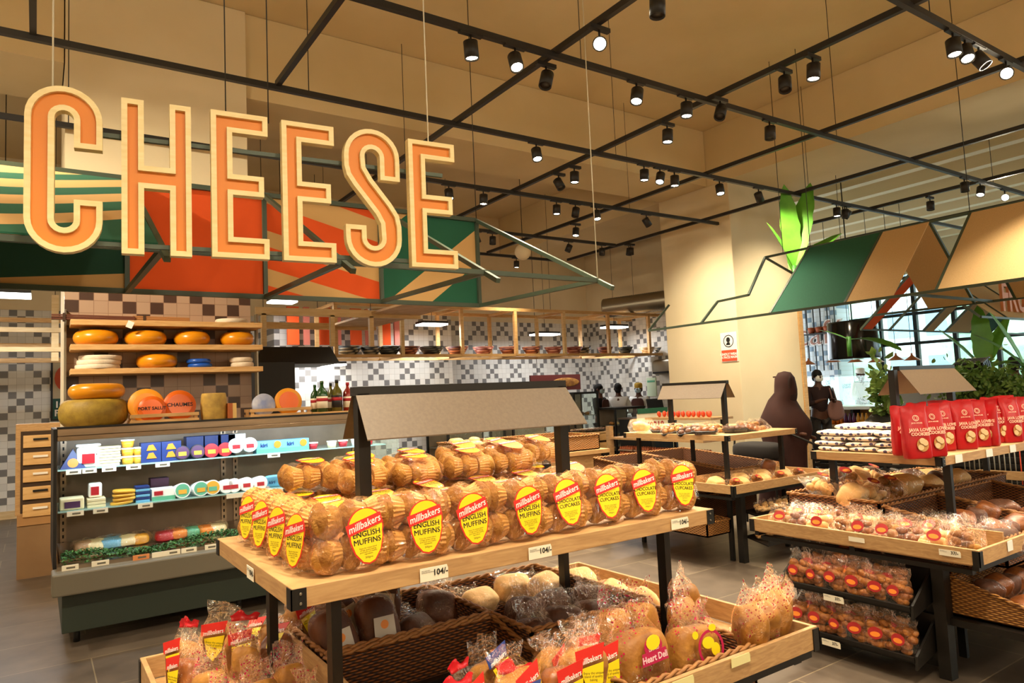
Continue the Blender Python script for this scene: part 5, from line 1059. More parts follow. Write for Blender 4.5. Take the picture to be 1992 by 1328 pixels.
# rolls in T3 trays
lst=[]
for i in range(7): lst.append((5.95-.0*i-.155*i,4.0+.07*(i%2),.645,-60,0,rnd.uniform(-20,20),1.05,f'{nth[i]} from the right in the end tray of the middle table'))
place([PBt[0],L_pale],lst,'packs in the end tray of the middle table','pale roll pack, ')
lst=[]
for i in range(7): lst.append((6.0-.16*i,4.22+.07*(i%2),.65,-60,0,rnd.uniform(-20,20),1.05,f'{nth[i]} from the right in the second row of the middle end tray'))
place([L_pale,PBt[1]],lst,'second row in the middle end tray','wrapped roll, ')
tag(L_roll[0].put((5.95,4.3,.72),(R(-70),0,R(40)),label='round wrapped bread with orange ends lying on top of the middle end tray',scale=1.1),None,None)
lst=[(4.98+.1*(i%4),4.55+.14*(i//4),.60,-80,0,30*i,1.05,f'{nth[i%4]} of the {["front","second","third"][i//4]} line in the wicker left of the partition') for i in range(12)]
place([PBt[1],L_pale],lst,'flat rolls in the middle wicker','flat golden roll pack, ')
lst=[(5.27+.1*i,3.98,.43,-35,0,rnd.uniform(-15,15),.8,f'{nth[i]} from the left on the low shelf of the middle table') for i in range(7)]
lst+=[(5.25+.11*i,3.98,.21,-35,0,rnd.uniform(-15,15),.8,f'{nth[i]} from the left on the lowest shelf of the middle table') for i in range(3)]
PS=[pastry_bag(71,.12,.13,.06,breadp,None,12),pastry_bag(72,.12,.13,.06,breadp,None,12)]
place(PS,lst,'snack packs on the low shelves of the middle table','pale snack pack, ')
lst=[(4.85+.0*i,4.3+.14*i,.30,-70,0,90,.85,f'{nth[i]} from the near end in the light cane basket') for i in range(4)]
place([L_roll[1]],lst,'dark buns in the light cane basket of the middle table','wrapped dark bun, ')
# ================================================================ middle distance
IS=thing('bread_island','low oak island with black corner posts carrying wicker trays of bread','counter',(4.0,6.8,0))
M().box(3.50,5.3,5.95,6.85,.86,.905).build('top_board',oak,IS,bevel=.003); M().box(3.54,5.26,5.99,6.81,.05,.86).build('side_panel',oaky,IS)
for x,y in ((3.53,5.975),(4.42,5.975),(5.24,5.975),(3.53,6.79)): M().box(x-.035,x+.06,y-.015,y+.03,.03,.858).build('corner_post',black,IS)
basket('light wicker tray of pale rolls at the left of the oak island',3.56,4.36,6.0,6.75,.907,1.06,m_=wickl)
basket('light wicker tray with a dark opening at the right of the oak island',4.40,5.2,6.0,6.75,.907,1.06,m_=wickl)
lst=[]
for i in range(14): lst.append((3.68+.13*(i%5),6.15+.18*(i//5),.99+.03*(i//5),-80,0,rnd.uniform(-50,50),1.0,f'{nth[i%5]} of the {["front","middle","back"][i//5]} line in the left wicker tray'))
place([L_pale,PS[0]],lst,'pale breads on the island','pale baguette pack, ')
lst=[(4.6+.2*i,6.4,.98,-80,0,20*i,1,f'{nth[i]} in the right wicker tray of the island') for i in range(3)]
place([L_pale],lst,'breads in the right island tray','pale round bread, ')
# slatted crates with chocolate packs
sc_=thing('slatted_crate_stand','pine slatted crate stand below wrapped dark cakes, right of the island','stand',(7.6,9.2,0))
for x0 in (7.15,7.63):
    M().box(x0,x0+.45,9.05,9.5,0,.80).build('inner_box',mat('inner_brown','3a2614',.8),sc_)
    for k in range(5): M().box(x0,x0+.46,9.0,9.02,.1+k*.155,.1+k*.155+.12).build('slat',pine,sc_)
    for x in (x0,x0+.44): M().box(x,x+.03,8.985,9.0,.05,.86).build('stile',pale,sc_)
lst=[(7.25+.14*i,9.15,.86,-10,0,0,1.0,f'{nth[i]} from the left on the slatted crate stand') for i in range(6)]
M().box(7.15,8.09,9.0,9.5,.83,.86).build('top_board',pine,sc_)
place([TP[2]],lst,'dark cakes on the crate stand','wrapped dark cake, ')
# display cases
def case(x0,x1,y0,y1,h,lab,n=3,low=.0):
    t=thing('pastry_case',lab,'display case',((x0+x1)/2,y0,0)); M().box(x0,x1,y0,y1,0,.35).build('base',black,t)
    for x in (x0,x1):
        for y in (y0,y1): M().box(x-.015,x+.015,y-.015,y+.015,.35,h).build('corner_post',black,t)
    M().box(x0-.02,x1+.02,y0-.02,y1+.02,h,h+.04).build('top_panel',black,t); M().box(x0,x1,y1-.01,y1,.35,h).build('back_panel',steelb,t)
    for k in range(n):
        z=.42+(h-.5)*k/n; M().box(x0+.01,x1-.01,y0+.05,y1-.03,z,z+.012).build('glass_shelf',zinc,t)
        for q in range(int((x1-x0)/.13)): 
            o=M().sell(.05,.06,.03,C=(x0+.08+q*.13,y0+.2,z+.043),amp=.02,fr=20,seed=q+k*9,nu=12,nv=8).build('pastry',[breadp,breadd,bread][(q+k)%3]); tag(o,f'pastry on the {["lowest","second","third","top"][k]} shelf of the {lab.split(",")[0]}, {nth[q]} from the left','pastry',f'pastries in the {lab.split(",")[0]}')
    M().box(x0,x1,y0-.006,y0,.36,h).build('front_glass',glass,t)
case(8.35,8.93,10.3,10.8,1.5,'tall glass pastry case, left of the dark one')
case(9.0,9.75,9.9,10.4,1.18,'dark low pastry case, before the masked worker')
case(4.55,5.45,8.3,8.9,1.15,'black bread shelf case, seen under the near hood')
case(5.6,6.6,8.3,8.9,1.15,'black pastry shelf case, right of the first under the near hood')
t=thing('hanging_screen','wide menu board with white lettering on dark red over the bakery','sign',(8.0,12.25,1.7)); a=uy(1032,730,12.2);b=uy(1130,757,12.2)
M().box(a.x,b.x,12.2,12.25,b.z,a.z).build('board',mat('board_red','5e2018',.5),t); M().text('100% FRESH',.17,PL((a.x+.08,12.19,b.z+.08)),align='LEFT',bold=.004).build('lettering',mat('letter_cream','e6cdb8',.5),t)
M().sell(.38,.01,.10,C=(b.x-.42,12.195,(a.z+b.z)/2)).build('printed_bread',bread,t)
M().tube([(a.x+.2,12.23,a.z),(a.x+.2,12.23,ZC)],.006,5).build('hanging_rod',track,t)
po=thing('notice_sheet','pale green notice sheet on the tiled wall between the bakery staff','notice',(10.6,13.2,1.6)); a=ux(1258,735,11.34);b=ux(1278,770,11.34); M().box(11.33,11.348,b.y,a.y,b.z,a.z).build('sheet',mat('sheet_green','cfe0c4',.6),po); M().box(11.322,11.33,b.y+.03,a.y-.03,a.z-.1,a.z-.06).build('print_line',cols['g'],po)
ac=thing('wall_air_unit','grey air conditioning unit high on the tiled side wall','air conditioner',(11.2,12.2,1.9)); a=ux(1272,705,11.1); M().sell(.12,.45,.17,e1=.4,e2=.4,C=(11.2,a.y-.35,2.0)).build('casing',zinc,ac); M().box(11.06,11.075,a.y-.75,a.y+.02,1.86,1.9).build('vent',black,ac)
ct=thing('oven_rack','steel oven rack with trays behind the bakery counter','rack',(6.6,11.9,0))
for z in (1.45,1.58,1.7): M().box(6.05,7.0,11.6,12.1,z,z+.03).build('tray',zinc,ct)
for x in (6.07,6.98): M().box(x-.02,x+.02,11.6,11.64,0,1.75).build('upright',zinc,ct)
# sales counter and till
sc2=thing('service_counter','dark bakery service counter in front of the three staff','counter',(9.9,9.7,0)); M().box(9.0,10.9,9.3,9.8,0,1.0).build('counter_body',black,sc2); M().box(8.98,10.92,9.28,9.82,1.0,1.03).build('counter_top',brown,sc2)
t=thing('till_screen','black screen on the service counter in front of the white shirt','screen',(9.65,9.5,1.03)); M().box(9.5,9.9,9.5,9.53,1.10,1.36,T=Matrix.Translation((0,9.5,1.1))@Matrix.Rotation(R(-12),4,'X')@Matrix.Translation((0,-9.5,-1.1))).build('screen_panel',black,t); M().box(9.66,9.72,9.5,9.56,1.03,1.12).build('stand',black,t)
t=thing('phone_sign','white sign with dark red digits and green header behind the middle bread table','sign',(8.4,8.1,1.0)); a=uy(1240,805,8.1);b=uy(1300,833,8.1)
M().box(a.x,b.x,8.1,8.12,b.z,a.z).build('board',paper,t); M().box(a.x,b.x,8.09,8.1,a.z-.0,a.z+.08).build('header',fabg,t); M().text('540219',.16,PL(((a.x+b.x)/2,8.095,b.z+.02)),bold=.004).build('digits',cols['r'],t)
M().box((a.x+b.x)/2-.02,(a.x+b.x)/2+.02,8.12,8.14,0,b.z).build('stand',black,t)
# shelf unit with eggs and jars before the pillar
su=thing('jar_shelf_unit','low shelf unit of egg cartons and jars before the large pillar','shelf unit',(7.6,6.6,0))
for z in (.08,.45,.80,1.10): M().box(7.3,7.75,6.35 if z<1 else 6.2,8.2 if z<1 else 7.4,z,z+.03).build('shelf_board',oaky,su)
M().box(7.7,7.74,6.33,6.38,0,1.1).build('frame_post',black,su); M().box(7.7,7.74,7.2,7.25,0,1.1).build('frame_post',black,su); M().box(7.28,7.36,8.16,8.24,0,1.0).build('end_panel',oak,su)
eg=mat('egg','b5623a',.6); ej=thing('egg_tray','tray','egg tray',(0,0,0)); m=M()
for i in range(4):
    for k in range(6): m.sell(.022,.022,.027,C=(-.07+i*.047,-.12+k*.048,.035),nu=8,nv=6)
m.build('eggs',eg,ej); M().box(-.1,.1,-.15,.15,0,.02).build('tray_base',mat('tray_pulp','9a7a62',.9),ej); EJ=Proto(ej)
for lv in range(2):
    for k in range(5):
        for l in range(3):
            EJ.put((7.45,6.55+k*.34,(.482,.112)[lv]+l*.075),(0,0,0),label=f'egg tray, {["bottom","middle","top"][l]} of the {nth[k]} stack from the near end, {"upper" if lv==0 else "lower"} shelf',group='egg trays')
# ledge with sweets
# ================================================================ black crates, trolley
bc=thing('plastic_crate','crate','crate',(0,0,0)); m=M()
for s in (-1,1):
    for k in range(4): m.box(-.3,.3,s*.2-.006,s*.2+.006,.02+k*.06,.055+k*.06).box(s*.3-.006,s*.3+.006,-.2,.2,.02+k*.06,.055+k*.06)
    for x in (-.295,-.1,.1,.295): m.box(x-.012,x+.012,s*.2-.008,s*.2+.008,0,.27)
    for y in (-.19,0,.19): m.box(s*.3-.008,s*.3+.008,y-.012,y+.012,0,.27)
m.box(-.3,.3,-.2,.2,0,.01); m.build('ribbed_shell',black,bc)
M().box(-.03,.03,-.214,-.209,.16,.20).build('handle_label',zinc,bc); BC=Proto(bc)
for c_,(x,y) in enumerate(((7.3,4.35),(7.15,3.7),(7.5,3.05))):
    for k in range(3): BC.put((x,y,k*.272),(0,0,R(-78)),label=f'black ribbed plastic crate, {["bottom","middle","top"][k]} of the {["left","middle","right"][c_]} stack behind the right table',group='black crates')
for i in range(7):
    o=M().sell(.05,.05,.05,nu=12,nv=8,amp=.01,fr=20,seed=i,C=(7.3-.02*i,4.2+.06*(i%3)-.3*(i//3),.85)).build('cabbage',[mat('produce_white','e6e0c8',.6),mat('produce_red','c23a24',.5)][i//4]); tag(o,f'{"pale" if i<4 else "red"} vegetable in the top black crates, {nth[i]} from the left','vegetable','vegetables in the black crates')
tr_=thing('wire_trolley','orange and steel wire trolley behind the rolls of the right table','trolley',(7.3,2.6,0)); 
for i in range(22): M().tube([(6.95,2.2+i*.04,.45),(6.95,2.2+i*.04,.98)],.005,5).build('wire_bar',mat('wire_orange','e0491c',.4) if i<11 else zinc,tr_)
M().tube([(6.95,2.18,.98),(6.95,3.08,.98)],.012,6).tube([(6.95,2.18,.45),(6.95,3.08,.45)],.012,6).build('frame',zinc,tr_)
for y in (2.2,3.06): M().tube([(6.95,y,.45),(6.95,y,.1)],.012,6).lathe([(.05,-.015),(.05,.015)],c=(6.95,y,.05),T=Matrix.Rotation(R(90),4,'X'),n=14).build('caster',black,tr_)
# ================================================================ right awning
XE,XR=6.8,7.65; ZE=HC+.1135*XE; ZR=HC+.208*XR; XF=XR+(XR-XE)
ra=thing('gable_awning','gable awning of green and beige cloth on a green frame above the right tables','awning',(XR,3.5,ZE))
def quad(m,a,b,c,d,th=.008,mi=0):
    n=(Vector(b)-Vector(a)).cross(Vector(d)-Vector(a)).normalized()*th; v=[Vector(p) for p in(a,b,c,d)]; return m.add(v+[p+n for p in v],[(3,2,1,0),(4,5,6,7),(0,1,5,4),(1,2,6,5),(2,3,7,6),(3,0,4,7)],mi)
for (ya,yb,m_,lb) in ((4.84,3.97,fabg,'green cloth, near slope'),(3.95,3.47,fabb,'beige cloth, near slope'),(3.08,-.2,fabb,'long beige cloth, near slope')):
    o=quad(M(),(XE,ya,ZE),(XE,yb,ZE),(XR,yb,ZR),(XR,ya,ZR)).build('cloth_panel',m_,ra); o['label']=lb
for (ya,yb,m_,lb) in ((3.95,3.47,fabb,'beige cloth, far slope'),(3.08,1.2,fabb,'beige cloth, far slope at the right')):
    o=quad(M(),(XF,ya,ZE),(XF,yb,ZE),(XR,yb,ZR),(XR,ya,ZR)).build('cloth_panel',m_,ra); o['label']=lb
for (p,q) in (((XE,6.73,ZE),(XE,-.4,ZE)),((XR,5.46,ZR),(XR,-.4,ZR)),((XF,4.6,ZE),(XF,-.4,ZE)),((XE,5.83,ZE+.0),(XE+.3,5.8,ZE+.28)),((XE+.3,5.8,ZE+.28),(XE+.32,5.35,ZE+.30)),((XE+.32,5.35,ZE+.30),(XR,5.46,ZR)),((XR,5.46,ZR),(XF-.3,4.9,ZE+.25)),((XE,6.73,ZE),(XE+.28,6.6,ZE+.34)),
   ((XE,3.96,ZE),(XR,3.96,ZR)),((XR,3.47,ZR),(XF,3.47,ZE)),((XE,3.08,ZE),(XR,3.08,ZR)),((XF,3.08,ZE),(XR,3.08,ZR)),((XE,3.3,ZE),(XF,3.3,ZE)),((XE,4.84,ZE),(XR,4.84,ZR))):
    M().bar(p,q,.026).build('frame_bar',frameg,ra)
for y in (5.2,4.83,3.09): M().tube([(XR,y,ZR),(XR,y,ZC)],.004,5).build('hanging_chain',track,ra)
# distant awning over the fruit stand, running across
AY,AZ=6.03,2.33
fa=thing('fruit_awning','distant awning of red, beige and green cloth strips before the windows, lettered FRUIT','awning',(13.5,5.3,AZ))
ay2=AY-.85; az2=AZ+.78; ay3=AY-1.7
for (xa,xb,m_,lb) in ((10.75,11.05,fabo,'red cloth strip'),(12.75,13.05,fabb,'narrow beige cloth strip'),(13.5,14.4,fabb,'beige cloth strip'),(14.42,15.3,fabg,'green cloth strip')):
    o=quad(M(),(xa,AY,AZ),(xb,AY,AZ),(xb,ay2,az2),(xa,ay2,az2)).build('cloth_panel',m_,fa); o['label']=lb
o=quad(M(),(11.3,ay2,az2),(17.5,ay2,az2),(17.5,ay3,AZ),(11.3,ay3,AZ)).build('cloth_panel',fabb,fa); o['label']='long beige cloth slope facing the camera'
for x in (10.75,11.6,12.7,13.5,15.3): M().bar((x,AY,AZ),(x,ay2,az2),.03).bar((x,ay2,az2),(x,ay3,AZ),.03).build('frame_bar',frameg,fa)
for (y,z) in ((AY,AZ),(ay2,az2),(ay3,AZ)): M().bar((10.75,y,z),(17.5,y,z),.03).build('frame_rail',frameg,fa)
TF=Matrix.Translation((0,ay3-.12,AZ))
M().text('FRUIT',.62,PL((11.75,ay3+.12,AZ+.14)),align='LEFT',bold=.012,ext=.02,sx=.8).build('lettering',mat('letter_salmon','d98a5c',.6),fa)
# ================================================================ artificial banana plants
lfm=mat('banana_leaf','4a8a24',.45,col2='6aac34',scale=3); lfd=mat('banana_leaf_dark','2f6a1c',.5)
def leafm(m,base,d,L,wd,droop=.3,seed=0):
    d=Vector(d).normalized(); s=d.cross(Vector((0,0,1))); s=Vector((.83,-.56,0)) if s.length<.25 else s.normalized(); base=Vector(base); vs=[];n=12
    s=(s+Vector((.83,-.56,0))*.8).normalized()
    for i in range(n+1):
        t_=i/n; c=base+d*L*t_-Vector((0,0,1))*droop*L*t_*t_; w_=wd*math.sin(math.pi*min(1,.08+t_*.92))**.6*(1 if t_<1 else .05)*(1+.08*math.sin(i*2.3+seed)); up=s.cross(d)*w_*.25
        vs+=[c-s*w_+up,c,c+s*w_+up]
    fs=[]
    for i in range(n): a=i*3; fs+=[(a,a+1,a+4,a+3),(a+1,a+2,a+5,a+4)]
    return m.add(vs,fs,0,True)
def plant(lab,base,leaves,stem=True):
    t=thing('banana_plant',lab,'plant',base)
    for i,(d,L,w_,dr) in enumerate(leaves): leafm(M(),Vector(base)+Vector((0,0,.25)),d,L,w_,dr,i).build('leaf',lfm if i%3 else lfm,t)
    M().tube([base,(base[0],base[1],base[2]+.3)],.035,8).build('stem',lfd,t)
    return t
b=ux(1548,560,8.3); plant('artificial banana plant rising behind the left end of the gable awning',(b.x,b.y,b.z),[((-.05,.02,1),1.15,.13,0),((.22,-.14,1),1.2,.16,.0),((.8,-.55,.8),.85,.15,.1),((-.3,.2,.8),.8,.1,.1),((.9,-.6,.8),1.0,.12,.3)])
b=ux(1912,712,11.5); plant('artificial banana plant standing before the windows, right of the small hood',(b.x,b.y,b.z-.3),[((0,0,1),.95,.16,0),((-.6,.45,.9),.95,.14,.1),((.4,-.3,.9),.9,.1,.0),((-.9,.6,.25),.9,.12,.25),((.9,-.6,.35),.9,.12,.2),((-.4,.2,.5),.7,.1,.1)])
b=ux(1990,690,10.5); plant('artificial banana plant cut by the right edge of the picture',(b.x,b.y,b.z-.4),[((-.8,.5,.9),.9,.14,.2),((-.3,.3,1),.9,.12,.1),((-1,.6,.3),.8,.1,.2)])
b=ux(1650,648,10.2); pl_=plant('small banana leaves beside the red cloth strip',(b.x,b.y,b.z-.35),[((-.6,.4,.35),.5,.08,.1),((.9,-.6,.1),.8,.11,.35)]); M().tube([(b.x,b.y,b.z-.1),(b.x,b.y,ZC)],.004,5).build('hanging_wire',track,pl_)
# leafy vegetables
def leaves(name,lab,cat,c,sz,n,m_,s=.1,seed=0):
    r_=random.Random(seed); m=M(); c=Vector(c)
    for i in range(n):
        p=c+Vector((r_.gauss(0,sz[0]),r_.gauss(0,sz[1]),r_.gauss(0,sz[2]))); a=Vector((r_.gauss(0,1),r_.gauss(0,1),r_.gauss(0,1))).normalized(); q=a.cross(Vector((r_.random(),r_.random(),1))).normalized(); k=s*r_.uniform(.5,1.2)
        n_=a.cross(q)*k*.3
        m.add([p-a*k,p-a*k*.3+q*k*.6+n_,p+a*k*.5+q*k*.45+n_,p+a*k,p+a*k*.5-q*k*.45+n_,p-a*k*.3-q*k*.6+n_,p],[(0,1,6),(1,2,6),(2,3,6),(3,4,6),(4,5,6),(5,0,6)],0,True)
    return tag(m.build(name,m_),lab,cat)
c=ux(1716,765,8.6); leaves('leafy_greens','hanging bunch of dark and pale leafy greens left of the small hood','greens',c,(.05,.08,.19),230,mat('chard','47772f',.5,col2='b4cc74',scale=5),.07,1)
for i,(px,y) in enumerate(((1862,745),(1890,750),(1920,752),(1945,748),(1975,770))):
    c=ux(px,y,8.4); leaves('herb_bunch','heap of feathery dark green herbs behind the hood, '+['leftmost','second','middle','fourth','rightmost by the picture edge'][i],'herbs',c,(.12,.12,.11),420,mat('herb','44702a',.6,col2='8aa850',scale=12),.035,i+2)
vs_=thing('vegetable_stand','dark tiered vegetable stand behind the right table','stand',(8.8,3.6,0)); M().box(8.5,9.5,2.2,4.6,0,1.05).build('stand_body',black,vs_)
quad(M(),(8.3,2.1,1.0),(8.3,4.75,1.0),(9.3,4.75,1.45),(9.3,2.1,1.45),.03).build('sloping_deck',black,vs_)
BC.put((9.5,3.2,1.35),(0,R(50),R(0)),label='black crate tipped up behind the herbs at the right',group='black crates',scale=.8); BC.put((9.3,3.9,1.45),(0,R(70),0),label='black crate tipped up behind the herbs, left one',group='black crates',scale=.8)
# ================================================================ café
t=thing('drum_lamp','large black drum shade hanging over the café counter','lamp',ux(1660,662,12.)); p=W[t]
M().lathe([(.42,-.33),(.43,-.30),(.41,.30),(.40,.33),(.40,.30),(.41,-.3)],c=p,n=40).build('shade',mat('gloss_black','0f0c0a',.15),t); M().tube([p+Vector((0,0,.3)),(p.x,p.y,ZC)],.01,6).build('cord',track,t); M().lathe([(.40,.325),(.40,.33)],c=p,n=40).build('top_disc',black,t)
cop=mat('copper','b8683a',.3,.6,col2='a85a30')
for i,(px,py) in enumerate(((1573,705),(1621,700),(1664,700),(1704,700),(1743,696),(1774,696))):
    p=ux(px,py,15.); t=thing('copper_pendant',f'conical copper pendant lamp over the café counter, {nth[i]} from the left','lamp',p,'copper pendants'); M().lathe([(.17,-.05),(.16,-.045),(.05,.03),(.02,.06),(.02,.1)],c=p,n=24).build('cone_shade',cop,t); M().tube([p+Vector((0,0,.1)),(p.x,p.y,ZC)],.006,5).build('cord',track,t)
cf=thing('cafe_sign','grey back-board with outlined cafe letters beside the drum shade','sign',(17.1,10.9,2.6)); p=ux(1577,655,17.1); T=PL((17.12,p.y+.45,p.z-.22),(0,-1,0),(0,0,1))
M().text('café',.9,T,bold=.02,ext=.02,align='LEFT').build('letters',mat('letter_white','e8e0da',.5),cf); M().text('café',.9,T@Matrix.Translation((0,0,.025)),bold=-.012,ext=.01,align='LEFT').build('letter_face',mat('letter_rust','a8705c',.6),cf)
sh=thing('cafe_wall_shelf','slim black wall shelf with terracotta pots above the café letters','shelf',(17.0,11.0,3.0)); p=ux(1585,625,17.); M().box(16.9,17.18,p.y-.5,p.y+.3,p.z-.35,p.z-.32).build('shelf_board',black,sh)
for i in range(5): M().box(17.1,17.13,p.y-.5+i*.2,p.y-.48+i*.2,p.z-1.3,p.z+.8).build('hanging_bar',black,sh)
for i in range(3): o=M().lathe([(.06,0),(.10,.16),(.09,.16)],c=(17.04,p.y-.3+i*.22,p.z-.318),n=16).build('clay_pot',mat('terracotta','a8512c',.7)); tag(o,['left','middle','right'][i]+' terracotta pot on the slim café shelf','pot','terracotta pots')
cc=thing('cafe_counter','white topped café counter with timber front and black brackets','counter',(13.5,8.3,0)); M().box(13.2,14.0,6.6,10.2,0,.98).build('counter_body',oaky,cc); M().box(12.9,14.05,6.55,10.25,.98,1.03).build('counter_top',white,cc)
for i in range(5): M().box(12.95,13.2,6.8+i*.75,6.85+i*.75,.82,.98).build('bracket',black,cc)
cs=thing('cafe_glass_case','clear glass food case on the café counter','display case',(13.6,8.4,1.03)); M().box(13.3,13.9,7.2,9.6,1.031,1.62).build('glass_box',glass,cs)
for y in (7.2,8.4,9.6): M().box(13.29,13.31,y-.012,y+.012,1.03,1.62).build('edge_post',zinc,cs)
for i in range(12):
    k=('g','o','p','y')[i//3]; p=ux(1585+i*8+(8 if i>2 else 0),833-i*.8,12.7); o=M().lathe([(.035,0),(.04,.12),(.015,.19),(.015,.22)],n=12).build('drink_bottle',{'g':mat('drink_green','1fa05a',.2),'o':mat('drink_orange','d9701c',.2),'p':mat('drink_purple','5c2450',.2),'y':mat('drink_amber','c98a1c',.2)}[k]); o.location=(12.8,p.y,.70); tag(o,f'{dict(g="green",o="orange",p="purple",y="amber")[k]} drink bottle on the ledge under the café counter, {nth[i%3]} of three','bottle','drink bottles under the café counter')
M().box(12.65,13.19,6.6,10.2,.66,.70).build('bottle_ledge',oaky,cc)
# face mask notice on the pillar
a=ux(1401,648,8.79); b=ux(1436,702,8.79); nt_=thing('mask_notice','white and red kindly wear a face mask notice on the large pillar','notice',(8.79,(a.y+b.y)/2,b.z))
M().box(8.785,8.797,b.y,a.y,b.z,a.z).build('sheet',white,nt_); hz=b.z+(a.z-b.z)*.40; M().box(8.78,8.785,b.y+.01,a.y-.01,b.z+.01,hz).build('red_band',mat('notice_red','d9502c',.5),nt_)
cy=(a.y+b.y)/2; TN=PL((8.779,cy,0),(0,-1,0),(0,0,1)); M().text('KINDLY WEAR\nA FACE MASK',.05,TN@Matrix.Translation((0,hz-.08,0)),bold=.002).build('lettering',white,nt_)
zc=hz+(a.z-hz)/2; TM=PL((8.784,cy,0),(0,-1,0),(0,0,1)); M().ring(arc(0,zc,.095,.095,0,360,28)[:-1],arc(0,zc,.083,.083,0,360,28)[:-1],0,.002,TM).poly(arc(-.005,zc+.02,.036,.04,0,360,16)[:-1],0,.002,TM).poly([(-.05,zc-.06),(.03,zc-.06),(.02,zc-.02),(-.03,zc-.02)],0,.002,TM).build('head_pictogram',tblack,nt_)
# ================================================================ people
skin=mat('skin_dark','5a3320',.55); hair=mat('hair_black','120d0b',.8); mask=mat('mask_blue','a9c4cc',.7); shirtw=mat('shirt_white','e6e4e0',.8); apron=mat('apron_brown','4a2318',.8); robe=mat('robe_brown','3c180f',.85,col2='30120b',scale=4,bump=.2,bscale=6); blk=mat('cloth_black','1c1614',.9)
def skinm(name,J,E,m_,parent,sub=2):
    me=bpy.data.meshes.new(name); me.from_pydata([Vector(j[0]) for j in J],E,[]); o=bpy.data.objects.new(name,me); COL.objects.link(o); me.materials.append(m_)
    if not me.skin_vertices: me.skin_vertices.new() if hasattr(me.skin_vertices,'new') else None
    o.modifiers.new('skin','SKIN')
    if not me.skin_vertices: me.attributes  # layer comes with the modifier's own data
    for i,j in enumerate(J):
        r_=j[1] if isinstance(j[1],tuple) else (j[1],j[1]); me.skin_vertices[0].data[i].radius=r_
    me.skin_vertices[0].data[0].use_root=True
    s=o.modifiers.new('subsurf','SUBSURF'); s.levels=sub; s.render_levels=sub
    for p in me.polygons: p.use_smooth=True
    o.modifiers['skin'].use_smooth_shade=True; o.parent=parent; return o
def person(lab,loc,rz,h=1.65,top=shirtw,legs=blk,hands=((-.22,-.30,1.05),(.22,-.30,1.05)),maskc=None,cap=None,apr=None,hairlen=0,bag=False):
    """faces local -y"""
    t=thing('person',lab,'person',loc); t.rotation_euler=(0,0,rz); t.scale=(h/1.65,)*3; W[t]=Vector((0,0,0))
    P=[((0,0,.92),(.135,.10)),((0,0,1.10),(.12,.09)),((0,0,1.28),(.15,.10)),((0,0,1.39),(.07,.06)),((0,-.01,1.46),.052),((0,-.012,1.54),(.072,.088)),((0,-.005,1.60),(.066,.078))]
    E=[(0,1),(1,2),(2,3),(3,4),(4,5),(5,6)]
    for s,hd in zip((-1,1),hands):
        b=len(P); el=(s*.24,-.02 if hd[1]>-.1 else -.06,1.08); P+=[((s*.17,0,1.35),.055),(el,.04),(hd,.028)]; E+=[(2,b),(b,b+1),(b+1,b+2)]
        d=(Vector(hd)-Vector(el)).normalized(); n=Vector((0,0,1)).cross(d).normalized()
        k=len(P); P.append((tuple(Vector(hd)+d*.05),(.032,.018))); E.append((b+2,k))
        for q in range(4): P.append((tuple(Vector(hd)+d*(.12-.008*abs(q-1))+n*(q-1.5)*.018+Vector((0,0,-.015))),.008)); E.append((k,len(P)-1))
        P.append((tuple(Vector(hd)+d*.06-n*s*.045),.009)); E.append((k,len(P)-1))
    for s in (-1,1):
        b=len(P); P+=[((s*.09,0,.86),.085),((s*.10,-.01,.48),.058),((s*.10,.01,.09),.04),((s*.105,-.12,.04),.032)]; E+=[(0,b),(b,b+1),(b+1,b+2),(b+2,b+3)]
    body=skinm('body',P,E,skin,t)
    idx=[0,1,2]; C=[((0,0,.90),(.155,.12)),((0,0,1.10),(.14,.11)),((0,0,1.28),(.168,.12)),((0,0,1.37),(.09,.075))]; CE=[(0,1),(1,2),(2,3)]
    for s,hd in zip((-1,1),hands):
        el=Vector((s*.24,-.02 if hd[1]>-.1 else -.06,1.08)); b=len(C); e=el.lerp(Vector(hd),.75); C+=[((s*.17,0,1.35),.07),(tuple(el),.055),(tuple(e),.042)]; CE+=[(2,b),(b,b+1),(b+1,b+2)]
    skinm('shirt',C,CE,top,t)
    L=[((0,0,.93),(.15,.115))]; LE=[]
    for s in (-1,1): b=len(L); L+=[((s*.09,0,.84),.10),((s*.10,-.01,.48),.075),((s*.10,.01,.10),.06)]; LE+=[(0,b),(b,b+1),(b+1,b+2)]
    skinm('trousers',L,LE,legs,t)
    for s in (-1,1): M().sell(.05,.13,.045,C=(s*.10,-.05,.045),e1=.7).build('shoe',black,t)
    hc=(0,0,1.575)
    M().sell(.083,.10,.088,C=(0,.018,1.60),amp=.006,fr=20,nu=20,nv=12).sell(.07,.05,.07,C=(0,.06,1.54)).build('hair',hair,t)
    f=M(); f.sell(.016,.02,.022,C=(0,-.105,1.55)).build('nose',skin,t)
    for s in (-1,1): M().sell(.012,.006,.008,C=(s*.032,-.088,1.575)).build('eye',white,t); M().sell(.012,.02,.025,C=(s*.08,0,1.56)).build('ear',skin,t)
    if maskc: M().sell(.066,.05,.05,C=(0,-.066,1.525),e1=.8).build('face_mask',maskc,t)
    else: M().sell(.022,.008,.007,C=(0,-.095,1.512)).build('mouth',mat('lips','6b3026',.5),t)
    if cap: M().sell(.088,.105,.07,C=(0,.01,1.63),e1=.6).build('cap',cap,t)
    if apr: M().sell(.15,.02,.36,C=(0,-.135,1.0),e1=.4,e2=.4).build('apron',apr,t); 
    if bag: M().sell(.14,.06,.17,C=(.20,-.16,.98),e1=.7,amp=.03,fr=8).tube([(.14,-.2,1.12),(.12,-.16,1.36),(.2,-.1,1.36),(.24,-.14,1.12)],.012,6).build('shoulder_bag',mat('bag_mauve','8a5f55',.7),t)
    return t
